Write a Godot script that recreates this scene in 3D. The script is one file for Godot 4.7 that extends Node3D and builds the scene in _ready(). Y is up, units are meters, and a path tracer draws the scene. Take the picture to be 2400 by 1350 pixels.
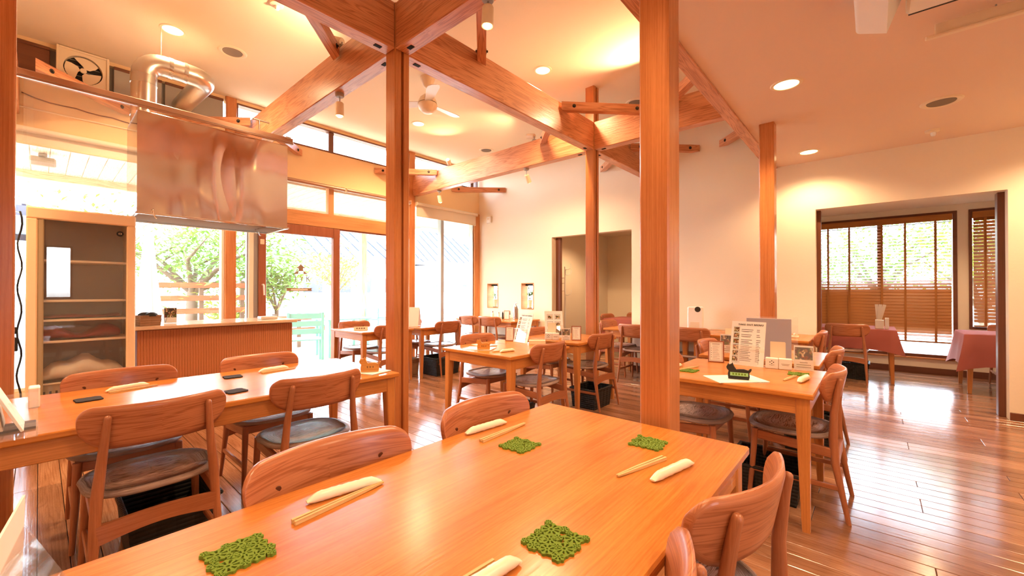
extends Node3D
# Plan frame used below: x = towards the viewer's right along the far wall, h = height, z = towards the far wall. P() turns it into Godot's axes.
var tex := {}
var mt := {}
var taken := {}
var rng := RandomNumberGenerator.new()
const FLAT := 0xFFFFFFFF
const CEIL := 3.68
const LOW := 2.75
const TOP := 0.70
const WARM := Color(1.0, 0.84, 0.64)

func P(x: float, h: float, z: float) -> Vector3:
	return Vector3(x, h, -z)

func _ready() -> void:
	rng.seed = 7
	var cam := Camera3D.new()
	cam.name = "camera"
	cam.fov = rad_to_deg(2.0 * atan(675.0 / 969.0))
	cam.near = 0.02
	cam.far = 300.0
	add_child(cam)
	cam.position = P(0, 1.22, 0)
	cam.rotation = Vector3(deg_to_rad(0.365), deg_to_rad(41.16), 0)
	cam.current = true
	var sky_m := ProceduralSkyMaterial.new()
	sky_m.sky_top_color = Color(0.80, 0.90, 1.0)
	sky_m.sky_horizon_color = Color(0.97, 0.99, 1.0)
	sky_m.ground_bottom_color = Color(0.75, 0.75, 0.72)
	sky_m.ground_horizon_color = Color(0.95, 0.96, 0.96)
	sky_m.sky_energy_multiplier = 3.8
	sky_m.ground_energy_multiplier = 2.8
	var sky := Sky.new()
	sky.sky_material = sky_m
	var env := Environment.new()
	env.background_mode = Environment.BG_SKY
	env.sky = sky
	env.ambient_light_source = Environment.AMBIENT_SOURCE_BG
	env.tonemap_mode = Environment.TONE_MAPPER_LINEAR
	env.tonemap_exposure = 1.15
	env.sdfgi_enabled = true
	env.ssao_enabled = true
	env.ssil_enabled = true
	var we := WorldEnvironment.new()
	we.name = "surroundings"
	we.environment = env
	add_child(we)
	textures()
	materials()
	shell()
	window_wall()
	far_wall()
	back_room()
	outdoors()
	timber()
	ceiling_fittings()
	kitchen_side()
	furniture()
	foreground_table_items()
	left_table_items()
	other_table_items()
	wall_items()

# ---------------------------------------------------------------- helpers
func st(smooth := false) -> SurfaceTool:
	var s := SurfaceTool.new()
	s.begin(Mesh.PRIMITIVE_TRIANGLES)
	s.set_smooth_group(1 if smooth else FLAT)
	return s

func tri(s: SurfaceTool, a: Vector3, b: Vector3, c: Vector3, o: Vector3) -> void:
	s.add_vertex(a)
	if (b - a).cross(c - a).dot(o) > 0.0:
		s.add_vertex(c)
		s.add_vertex(b)
	else:
		s.add_vertex(b)
		s.add_vertex(c)

func quad(s: SurfaceTool, a: Vector3, b: Vector3, c: Vector3, d: Vector3, o: Vector3) -> void:
	tri(s, a, b, c, o)
	tri(s, a, c, d, o)

func bx(s: SurfaceTool, c: Vector3, e: Vector3, ch := 0.0, b := Basis()) -> void:
	s.set_smooth_group(FLAT)
	var h := e * 0.5
	ch = minf(ch, 0.45 * minf(e.x, minf(e.y, e.z)))
	var f := func(ax: int, sg: float, u: float, v: float) -> Vector3:
		var p := Vector3()
		var a1 := (ax + 1) % 3
		var a2 := (ax + 2) % 3
		p[ax] = sg * h[ax]
		p[a1] = u * (h[a1] - ch)
		p[a2] = v * (h[a2] - ch)
		return c + b * p
	for ax in 3:
		for sg in [-1.0, 1.0]:
			var n := Vector3()
			n[ax] = sg
			quad(s, f.call(ax, sg, -1, -1), f.call(ax, sg, 1, -1), f.call(ax, sg, 1, 1), f.call(ax, sg, -1, 1), b * n)
	if ch <= 0.0:
		return
	for ax in 3:
		var a1: int = (ax + 1) % 3
		for sa in [-1.0, 1.0]:
			for sb in [-1.0, 1.0]:
				var n := Vector3()
				n[ax] = sa
				n[a1] = sb
				quad(s, f.call(ax, sa, sb, -1), f.call(ax, sa, sb, 1), f.call(a1, sb, 1, sa), f.call(a1, sb, -1, sa), b * n)
	for sx in [-1.0, 1.0]:
		for sy in [-1.0, 1.0]:
			for sz in [-1.0, 1.0]:
				tri(s, f.call(0, sx, sy, sz), f.call(1, sy, sz, sx), f.call(2, sz, sx, sy), b * Vector3(sx, sy, sz))

# box from plan ranges
func rb(s: SurfaceTool, x0: float, x1: float, h0: float, h1: float, z0: float, z1: float, ch := 0.0) -> void:
	bx(s, P((x0 + x1) * 0.5, (h0 + h1) * 0.5, (z0 + z1) * 0.5), Vector3(absf(x1 - x0), absf(h1 - h0), absf(z1 - z0)), ch)

# bar between two points, section w (across) by t (along up)
func bar(s: SurfaceTool, a: Vector3, c: Vector3, w: float, t: float, ch := 0.0, up := Vector3.UP) -> void:
	var d := (c - a).normalized()
	var x := d.cross(up).normalized()
	bx(s, (a + c) * 0.5, Vector3(w, t, a.distance_to(c)), ch, Basis(x, x.cross(d).normalized() * -1.0, d) if x.cross(d).dot(up) < 0 else Basis(x, x.cross(d).normalized(), d))

func ring(c: Vector3, d: Vector3, ref: Vector3, ra: float, rb2: float, n: int) -> PackedVector3Array:
	var x := (ref - d * ref.dot(d)).normalized()
	var y := d.cross(x)
	var out := PackedVector3Array()
	for i in n:
		var a := TAU * i / n
		out.append(c + x * cos(a) * ra + y * sin(a) * rb2)
	return out

func loft(s: SurfaceTool, rings: Array, caps := true, smooth := true) -> void:
	s.set_smooth_group(1 if smooth else FLAT)
	var n: int = rings[0].size()
	var mids := []
	for r in rings:
		var m := Vector3()
		for p in r:
			m += p
		mids.append(m / n)
	for k in rings.size() - 1:
		var m: Vector3 = (mids[k] + mids[k + 1]) * 0.5
		for i in n:
			var j := (i + 1) % n
			var a: Vector3 = rings[k][i]
			var b: Vector3 = rings[k][j]
			var c: Vector3 = rings[k + 1][j]
			var d: Vector3 = rings[k + 1][i]
			quad(s, a, b, c, d, (a + b + c + d) * 0.25 - m)
	if caps:
		s.set_smooth_group(2 if smooth else FLAT)
		for e in [0, rings.size() - 1]:
			var o: Vector3 = mids[0] - mids[1] if e == 0 else mids[-1] - mids[-2]
			for i in n:
				tri(s, mids[e], rings[e][i], rings[e][(i + 1) % n], o)

# swept tube with one radius per point (Vector2 radii allowed through flat)
func tube(s: SurfaceTool, pts: Array, radii: Array, n := 10, flat := 1.0, ref := Vector3.ZERO, caps := true) -> void:
	var rings := []
	var x := ref
	if x == Vector3.ZERO:
		x = Vector3.RIGHT if absf((pts[1] - pts[0]).normalized().x) < 0.8 else Vector3.UP
	for i in pts.size():
		var d: Vector3 = (pts[mini(i + 1, pts.size() - 1)] - pts[maxi(i - 1, 0)]).normalized()
		x = (x - d * x.dot(d)).normalized()
		var r: float = radii[mini(i, radii.size() - 1)]
		rings.append(ring(pts[i], d, x, r, r * flat, n))
	loft(s, rings, caps)

# surface of revolution about +y at c; profile of Vector2(radius, y)
func lathe(s: SurfaceTool, c: Vector3, prof: Array, n := 20, soft := false, b := Basis()) -> void:
	for k in prof.size() - 1:
		s.set_smooth_group(1 if soft else 10 + k)
		var p: Vector2 = prof[k]
		var q: Vector2 = prof[k + 1]
		var nn := Vector2(q.y - p.y, p.x - q.x)
		for i in n:
			var a0 := TAU * i / n
			var a1 := TAU * (i + 1) / n
			var d0 := Vector3(cos(a0), 0, sin(a0))
			var d1 := Vector3(cos(a1), 0, sin(a1))
			var o := b * ((d0 + d1).normalized() * nn.x + Vector3.UP * nn.y)
			var va := c + b * (d0 * p.x + Vector3.UP * p.y)
			var vb := c + b * (d1 * p.x + Vector3.UP * p.y)
			var vc := c + b * (d1 * q.x + Vector3.UP * q.y)
			var vd := c + b * (d0 * q.x + Vector3.UP * q.y)
			if p.x > 1e-6:
				tri(s, va, vb, vc, o)
			if q.x > 1e-6:
				tri(s, va, vc, vd, o)

# polygon (plane XY of xf) drawn out along z by depth, centred
func extr(s: SurfaceTool, poly: PackedVector2Array, depth: float, xf := Transform3D(), smooth := false) -> void:
	var idx := Geometry2D.triangulate_polygon(poly)
	var z := depth * 0.5
	var q := func(p: Vector2, w: float) -> Vector3: return xf * Vector3(p.x, p.y, w)
	s.set_smooth_group(FLAT)
	for i in range(0, idx.size(), 3):
		for w in [-1.0, 1.0]:
			tri(s, q.call(poly[idx[i]], z * w), q.call(poly[idx[i + 1]], z * w), q.call(poly[idx[i + 2]], z * w), xf.basis.z * w)
	var area := 0.0
	for i in poly.size():
		area += poly[i].cross(poly[(i + 1) % poly.size()])
	s.set_smooth_group(3 if smooth else FLAT)
	for i in poly.size():
		var a := poly[i]
		var b := poly[(i + 1) % poly.size()]
		var n := Vector2(b.y - a.y, a.x - b.x) * signf(area)
		quad(s, q.call(a, -z), q.call(b, -z), q.call(b, z), q.call(a, z), xf.basis * Vector3(n.x, n.y, 0))

# normals, then texture coordinates in metres: u along the grain g, v across it
func fin(s: SurfaceTool, g := Vector3.RIGHT, off := 0.0) -> ArrayMesh:
	s.generate_normals()
	var a := s.commit_to_arrays()
	var v: PackedVector3Array = a[Mesh.ARRAY_VERTEX]
	var nn: PackedVector3Array = a[Mesh.ARRAY_NORMAL]
	var uv := PackedVector2Array()
	uv.resize(v.size())
	var alt := Vector3(g.y, g.z, g.x)
	for i in v.size():
		var n := nn[i]
		var w := n.cross(g)
		if w.length_squared() < 0.12:
			uv[i] = Vector2(v[i].dot(alt) * 0.3 + off, v[i].dot(g.cross(alt)) + off)
		else:
			# snap the cross direction so that neighbouring facets share it
			var ax := Vector3()
			var k := w.abs().max_axis_index()
			ax[k] = 1.0
			uv[i] = Vector2(v[i].dot(g) + off, v[i].dot(ax) + off * 0.37)
	a[Mesh.ARRAY_TEX_UV] = uv
	var m := ArrayMesh.new()
	m.add_surface_from_arrays(Mesh.PRIMITIVE_TRIANGLES, a)
	return m

func numbered(called: String) -> String:
	var n: int = taken.get(called, 0)
	taken[called] = n + 1
	return called if n == 0 else "%s_%03d" % [called, n]

func part(called: String, mesh: Mesh, m: Material, par: Node3D) -> MeshInstance3D:
	var o := MeshInstance3D.new()
	o.name = called
	o.mesh = mesh
	o.material_override = null
	for i in mesh.get_surface_count():
		o.set_surface_override_material(i, m)
	par.add_child(o, true)
	return o

func tag(o: Node3D, label: String, category: String, group := "") -> Node3D:
	o.set_meta("label", label)
	o.set_meta("category", category)
	if group:
		o.set_meta("group", group)
	return o

func thing(called: String, label: String, category: String, at := Vector3.ZERO, turn := 0.0, group := "") -> Node3D:
	var o := Node3D.new()
	o.name = numbered(called)
	add_child(o)
	o.position = at
	o.rotation.y = deg_to_rad(turn)
	return tag(o, label, category, group)

func one(called: String, mesh: Mesh, m: Material, label: String, category: String, group := "", at := Vector3.ZERO, turn := 0.0) -> MeshInstance3D:
	var o := part(numbered(called), mesh, m, self)
	o.position = at
	o.rotation.y = deg_to_rad(turn)
	tag(o, label, category, group)
	return o

func struct(called: String, mesh: Mesh, m: Material, label: String, par: Node3D = null) -> MeshInstance3D:
	var o := part(called, mesh, m, par if par else self)
	if par == null:
		o.set_meta("kind", "structure")
		o.set_meta("label", label)
	return o

func frame_node(called: String, label: String) -> Node3D:
	var o := Node3D.new()
	o.name = called
	add_child(o)
	o.set_meta("kind", "structure")
	o.set_meta("label", label)
	return o

func dup(src: Node3D, called: String, label: String, at: Vector3, turn: float, group := "") -> Node3D:
	var o: Node3D = src.duplicate()
	o.name = numbered(called)
	add_child(o)
	o.position = at
	o.rotation.y = deg_to_rad(turn)
	o.set_meta("label", label)
	if group:
		o.set_meta("group", group)
	return o

# ---------------------------------------------------------------- textures and materials
func layer(w: int, h: int, seed_: int, freq: float, oct := 3) -> PackedByteArray:
	var n := FastNoiseLite.new()
	n.seed = seed_
	n.noise_type = FastNoiseLite.TYPE_SIMPLEX_SMOOTH
	n.frequency = freq
	n.fractal_octaves = oct
	var im := n.get_seamless_image(w, h, false, false, 0.2, true)
	im.convert(Image.FORMAT_L8)
	im.resize(512, 512, Image.INTERPOLATE_CUBIC)
	return im.get_data()

func keep(im: Image) -> ImageTexture:
	return ImageTexture.create_from_image(im)

func wood_tex(called: String, seed_: int, rings: float, warp: float, ring_amt: float, streak_amt: float, patch_amt: float, dark: Color) -> void:
	var a := layer(24, 256, seed_, 0.03)
	var b := layer(20, 512, seed_ + 1, 0.12, 2)
	var c := layer(64, 64, seed_ + 2, 0.035, 2)
	var d := layer(128, 512, seed_ + 3, 0.3, 1)
	var rgb := PackedByteArray()
	rgb.resize(512 * 512 * 3)
	var grey := PackedByteArray()
	grey.resize(512 * 512)
	for y in 512:
		for x in 512:
			var i := y * 512 + x
			var t := float(y) / 512.0 * rings + (a[i] / 255.0 - 0.5) * warp + (c[i] / 255.0) * warp * 0.55
			var r := 0.5 + 0.5 * sin(TAU * t)
			r = r * r * r
			var v := 1.0 - ring_amt * r - streak_amt * (b[i] / 255.0) - patch_amt * (c[i] / 255.0) - streak_amt * 0.5 * (d[i] / 255.0)
			v = clampf(v, 0.0, 1.0)
			grey[i] = int(v * 255.0)
			rgb[i * 3] = int(255.0 * lerpf(dark.r, 1.0, v))
			rgb[i * 3 + 1] = int(255.0 * lerpf(dark.g, 1.0, v))
			rgb[i * 3 + 2] = int(255.0 * lerpf(dark.b, 1.0, v))
	tex[called] = keep(Image.create_from_data(512, 512, false, Image.FORMAT_RGB8, rgb))
	tex[called + "_grey"] = keep(Image.create_from_data(512, 512, false, Image.FORMAT_L8, grey))

func textures() -> void:
	wood_tex("beech", 11, 10.0, 1.6, 0.10, 0.26, 0.24, Color(0.62, 0.50, 0.40))
	wood_tex("pine", 21, 7.0, 3.4, 0.34, 0.18, 0.20, Color(0.60, 0.44, 0.33))
	wood_tex("ash", 31, 12.0, 5.0, 0.60, 0.30, 0.10, Color(0.40, 0.33, 0.30))
	wood_tex("boards", 41, 8.0, 2.4, 0.14, 0.30, 0.30, Color(0.55, 0.42, 0.34))
	var mot := FastNoiseLite.new()
	mot.seed = 5
	mot.frequency = 0.05
	var im := mot.get_seamless_image(256, 256)
	im.convert(Image.FORMAT_L8)
	tex["mottle"] = keep(im)
	# woven basket: over-and-under strips
	var wv := Image.create(64, 64, false, Image.FORMAT_L8)
	for y in 64:
		for x in 64:
			var over := ((x / 16) + (y / 16)) % 2 == 0
			var u := fposmod(float(x if over else y), 16.0) / 16.0
			var e := fposmod(float(y if over else x), 16.0) / 16.0
			var v := sin(PI * u) * 0.5 + sin(PI * e) * 0.5
			wv.set_pixel(x, y, Color(v, v, v))
	tex["weave"] = keep(wv)
	tex["food"] = keep(food_picture(96, 64, 3))
	tex["food_b"] = keep(food_picture(96, 64, 9))
	tex["menu"] = keep(menu_picture(true))
	tex["menu_b"] = keep(photo_menu())
	tex["card"] = keep(menu_picture(false))
	var nz := FastNoiseLite.new()
	nz.seed = 77
	nz.frequency = 0.02
	var cl := nz.get_seamless_image(128, 128)
	cl.convert(Image.FORMAT_L8)
	tex["cloth"] = keep(cl)

func food_picture(w: int, h: int, sd: int) -> Image:
	var r := RandomNumberGenerator.new()
	r.seed = sd
	var im := Image.create(w, h, false, Image.FORMAT_RGB8)
	im.fill(Color(0.22, 0.14, 0.10))
	var tones := [Color(0.55, 0.40, 0.25), Color(0.35, 0.40, 0.16), Color(0.78, 0.66, 0.48), Color(0.50, 0.22, 0.14), Color(0.16, 0.12, 0.10), Color(0.85, 0.78, 0.66)]
	for k in 46:
		var cx := r.randf() * w
		var cy := r.randf() * h
		var ra := r.randf_range(4, 12)
		var rb2 := r.randf_range(3, 8)
		var an := r.randf() * PI
		var co: Color = tones[r.randi() % tones.size()]
		for y in range(maxi(0, int(cy - 13)), mini(h, int(cy + 13))):
			for x in range(maxi(0, int(cx - 13)), mini(w, int(cx + 13))):
				var p := Vector2(x - cx, y - cy).rotated(an)
				if p.x * p.x / (ra * ra) + p.y * p.y / (rb2 * rb2) < 1.0:
					im.set_pixel(x, y, co)
	return im

func menu_picture(big: bool) -> Image:
	var r := RandomNumberGenerator.new()
	r.seed = 4
	var im := Image.create(256, 352, false, Image.FORMAT_RGB8)
	im.fill(Color(0.96, 0.95, 0.93))
	if big:
		im.fill_rect(Rect2i(14, 40, 50, 300), Color(0.80, 0.84, 0.82))
		for k in 6:
			var f := food_picture(42, 36, 20 + k)
			im.blit_rect(f, Rect2i(0, 0, 42, 36), Vector2i(18, 48 + k * 48))
		for k in 19:
			var y := 62 + k * 14
			if k in [2, 5]:
				continue
			im.fill_rect(Rect2i(76, y, int(r.randf_range(60, 96)), 4), Color(0.30, 0.27, 0.26))
			im.fill_rect(Rect2i(194, y, int(r.randf_range(20, 34)), 4), Color(0.30, 0.27, 0.26))
			if k % 3 == 1:
				im.fill_rect(Rect2i(86, y + 7, int(r.randf_range(30, 70)), 2), Color(0.5, 0.46, 0.44))
		im.fill_rect(Rect2i(70, 226, 150, 2), Color(0.3, 0.28, 0.27))
		im.fill_rect(Rect2i(70, 226, 2, 110), Color(0.3, 0.28, 0.27))
		im.fill_rect(Rect2i(218, 226, 2, 110), Color(0.3, 0.28, 0.27))
	else:
		im.fill_rect(Rect2i(14, 14, 228, 4), Color(0.35, 0.28, 0.24))
		im.fill_rect(Rect2i(14, 334, 228, 4), Color(0.35, 0.28, 0.24))
		im.fill_rect(Rect2i(14, 14, 4, 324), Color(0.35, 0.28, 0.24))
		im.fill_rect(Rect2i(238, 14, 4, 324), Color(0.35, 0.28, 0.24))
		im.fill_rect(Rect2i(56, 36, 140, 9), Color(0.45, 0.40, 0.38))
		for k in 15:
			im.fill_rect(Rect2i(64, 70 + k * 17, int(r.randf_range(80, 140)), 4), Color(0.60, 0.55, 0.52))
		for k in 5:
			im.fill_rect(Rect2i(36, 110 + k * 40, 10, 14), Color(0.25, 0.22, 0.22))
	return im

func photo_menu() -> Image:
	var im := Image.create(256, 352, false, Image.FORMAT_RGB8)
	im.fill(Color(0.93, 0.92, 0.92))
	for k in 4:
		var x := 34 + (k % 2) * 110
		var y := 44 + (k / 2) * 96
		im.fill_rect(Rect2i(x - 3, y - 3, 84, 70), Color(0.35, 0.33, 0.33))
		im.fill_rect(Rect2i(x, y, 78, 64), Color(0.86, 0.85, 0.85))
		var f := food_picture(60, 40, 40 + k)
		im.blit_rect(f, Rect2i(0, 0, 60, 40), Vector2i(x + 9, y + 16))
	var f2 := food_picture(200, 80, 60)
	im.blit_rect(f2, Rect2i(0, 0, 200, 80), Vector2i(30, 244))
	return im

func mat(called: String, c: Color, rough := 0.6, metal := 0.0) -> StandardMaterial3D:
	var m := StandardMaterial3D.new()
	m.resource_name = called
	m.albedo_color = c
	m.roughness = rough
	m.metallic = metal
	mt[called] = m
	return m

func wood(called: String, t: String, c: Color, rough: float, us := 1.0, vs := 3.0, bump := 0.0) -> StandardMaterial3D:
	var m := mat(called, c, rough)
	m.albedo_texture = tex[t]
	m.uv1_scale = Vector3(us, vs, 1)
	if bump > 0.0:
		m.heightmap_enabled = true
		m.heightmap_texture = tex[t + "_grey"]
		m.heightmap_scale = bump
	return m

func glass(called: String, c: Color, alpha: float, rough := 0.0) -> StandardMaterial3D:
	var m := mat(called, Color(c, alpha), rough)
	m.transparency = BaseMaterial3D.TRANSPARENCY_ALPHA
	return m

func glow(called: String, c: Color, e: float) -> StandardMaterial3D:
	var m := mat(called, Color(1, 0.95, 0.85), 0.4)
	m.emission_enabled = true
	m.emission = c
	m.emission_energy_multiplier = e
	return m

func materials() -> void:
	wood("table", "beech", Color(0.88, 0.57, 0.27), 0.24, 0.8, 2.2, 0.03)
	wood("table_edge", "beech", Color(0.87, 0.58, 0.32), 0.32, 0.8, 3.0)
	wood("chair", "beech", Color(0.75, 0.48, 0.33), 0.33, 1.0, 4.0)
	wood("chair_back", "pine", Color(0.80, 0.52, 0.36), 0.30, 0.9, 3.0)
	wood("seat", "ash", Color(0.88, 0.76, 0.71), 0.24, 1.6, 3.4, 0.05)
	wood("post", "beech", Color(0.85, 0.56, 0.34), 0.27, 0.5, 3.0)
	wood("beam", "pine", Color(0.90, 0.64, 0.47), 0.30, 0.6, 2.4, 0.05)
	wood("dark_trim", "beech", Color(0.50, 0.30, 0.20), 0.45, 0.6, 4.0)
	wood("sash", "beech", Color(0.70, 0.42, 0.29), 0.40, 0.6, 4.0)
	wood("pale_lintel", "beech", Color(0.92, 0.66, 0.42), 0.5, 0.6, 3.0)
	wood("plank_a", "boards", Color(0.74, 0.56, 0.44), 0.17, 0.7, 2.4, 0.03)
	wood("plank_b", "boards", Color(0.80, 0.61, 0.48), 0.19, 0.7, 2.4, 0.03)
	wood("plank_c", "boards", Color(0.68, 0.51, 0.40), 0.15, 0.7, 2.4, 0.03)
	wood("blind", "beech", Color(0.76, 0.50, 0.22), 0.45, 1.0, 6.0)
	wood("counter_front", "boards", Color(0.93, 0.64, 0.44), 0.5, 0.6, 5.0)
	wood("counter_top", "beech", Color(1.0, 0.90, 0.78), 0.16, 0.8, 2.0)
	wood("soffit", "pine", Color(1.0, 0.92, 0.80), 0.6, 0.6, 3.0)
	wood("deck", "boards", Color(0.95, 0.85, 0.76), 0.7, 0.6, 3.0)
	wood("fence", "boards", Color(0.86, 0.45, 0.26), 0.7, 0.6, 3.0)
	wood("sign_wood", "beech", Color(0.92, 0.68, 0.36), 0.5, 2.0, 6.0)
	wood("chopstick", "beech", Color(0.96, 0.84, 0.60), 0.6, 3.0, 20.0)
	mat("groove", Color(0.12, 0.06, 0.04), 0.8)
	mat("bolt_hole", Color(0.03, 0.02, 0.02), 0.9)
	mat("bolt", Color(0.30, 0.24, 0.20), 0.35, 0.9)
	var w := mat("wall", Color(0.94, 0.88, 0.79), 0.85)
	w.heightmap_enabled = true
	w.heightmap_texture = tex["mottle"]
	w.heightmap_scale = 0.05
	w.uv1_scale = Vector3(2, 2, 1)
	mat("wall_band", Color(0.92, 0.78, 0.60), 0.85)
	var c := mat("ceiling", Color(0.92, 0.84, 0.72), 0.9)
	c.heightmap_enabled = true
	c.heightmap_texture = tex["mottle"]
	c.heightmap_scale = 0.03
	c.uv1_scale = Vector3(3, 3, 1)
	mat("low_ceiling", Color(0.90, 0.79, 0.70), 0.9)
	mat("white", Color(0.93, 0.92, 0.90), 0.4)
	mat("cream", Color(0.92, 0.84, 0.72), 0.5)
	mat("paper", Color(0.95, 0.94, 0.92), 0.8)
	mat("grey_plastic", Color(0.62, 0.58, 0.54), 0.6)
	mat("black", Color(0.04, 0.04, 0.045), 0.5)
	mat("dark", Color(0.10, 0.085, 0.08), 0.6)
	mat("alu", Color(0.66, 0.66, 0.66), 0.4, 0.8)
	mat("steel", Color(0.95, 0.93, 0.91), 0.12, 1.0)
	mat("duct", Color(0.80, 0.78, 0.75), 0.28, 1.0)
	mat("rail", Color(0.70, 0.55, 0.46), 0.35, 0.5)
	mat("shade", Color(0.90, 0.84, 0.76), 0.8)
	mat("fridge", Color(1.0, 0.87, 0.70), 0.4)
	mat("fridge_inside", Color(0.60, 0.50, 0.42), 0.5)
	mat("fridge_trim", Color(0.66, 0.58, 0.44), 0.4)
	mat("red_cloth", Color(0.52, 0.10, 0.12), 0.9)
	var tc := mat("tablecloth", Color(0.64, 0.33, 0.29), 0.85)
	tc.rim_enabled = true
	tc.rim = 0.3
	tc.heightmap_enabled = true
	tc.heightmap_texture = tex["cloth"]
	tc.heightmap_scale = 0.2
	mat("felt", Color(0.42, 0.52, 0.14), 0.95)
	mat("felt_dark", Color(0.16, 0.12, 0.12), 0.95)
	mat("wrap", Color(0.96, 0.90, 0.80), 0.25)
	mat("mint", Color(0.50, 0.80, 0.72), 0.6)
	mat("leaf", Color(0.40, 0.55, 0.20), 0.6)
	mt["leaf"].backlight_enabled = true
	mt["leaf"].backlight = Color(0.25, 0.32, 0.06)
	mat("leaf_yellow", Color(0.56, 0.62, 0.16), 0.6)
	mt["leaf_yellow"].backlight_enabled = true
	mt["leaf_yellow"].backlight = Color(0.35, 0.36, 0.08)
	mat("bark", Color(0.42, 0.34, 0.27), 0.9)
	mat("render", Color(0.92, 0.92, 0.92), 0.9)
	mat("block", Color(0.74, 0.74, 0.76), 0.95)
	mat("tile", Color(0.33, 0.39, 0.45), 0.6)
	mat("pale_house", Color(0.62, 0.62, 0.63), 0.9)
	mat("house_glass", Color(0.14, 0.18, 0.25), 0.2)
	mat("earth", Color(0.80, 0.78, 0.72), 0.95)
	mat("grass", Color(0.55, 0.66, 0.28), 0.95)
	mat("parasol", Color(0.92, 0.92, 0.93), 0.9)
	mat("folder", Color(0.68, 0.64, 0.68), 0.45)
	mat("grille", Color(0.50, 0.44, 0.38), 0.8)
	mat("terracotta", Color(0.90, 0.84, 0.78), 0.6)
	mat("logo", Color(0.62, 0.50, 0.38), 0.6)
	mat("logo_grey", Color(0.60, 0.60, 0.63), 0.6)
	for k in ["logo", "logo_grey"]:
		mt[k].backlight_enabled = true
		mt[k].backlight = Color(0.42, 0.34, 0.26)
	mat("sign_green", Color(0.62, 0.78, 0.50), 0.6)
	mat("sign_dark", Color(0.16, 0.13, 0.09), 0.6)
	mat("silver", Color(0.80, 0.80, 0.80), 0.2, 1.0)
	var bk := mat("basket", Color(0.085, 0.08, 0.08), 0.55)
	bk.heightmap_enabled = true
	bk.heightmap_texture = tex["weave"]
	bk.heightmap_scale = 0.6
	bk.uv1_scale = Vector3(12, 12, 1)
	var bk2 := mat("basket_tan", Color(0.62, 0.46, 0.34), 0.7)
	bk2.heightmap_enabled = true
	bk2.heightmap_texture = tex["weave"]
	bk2.heightmap_scale = 0.6
	bk2.uv1_scale = Vector3(12, 12, 1)
	glass("pane", Color(1, 1, 1), 0.04)
	glass("acrylic", Color(1, 1, 1), 0.06)
	glass("smoke_sheet", Color(0.55, 0.50, 0.50), 0.35)
	glass("fridge_glass", Color(0.9, 0.88, 0.86), 0.04)
	glow("lamp_face", Color(1.0, 0.86, 0.60), 6.0)
	glow("bulb_light", Color(1.0, 0.82, 0.50), 9.0)
	for k in ["food", "food_b", "menu", "menu_b", "card"]:
		var m := mat("print_" + k, Color.WHITE, 0.5)
		m.albedo_texture = tex[k]

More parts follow.
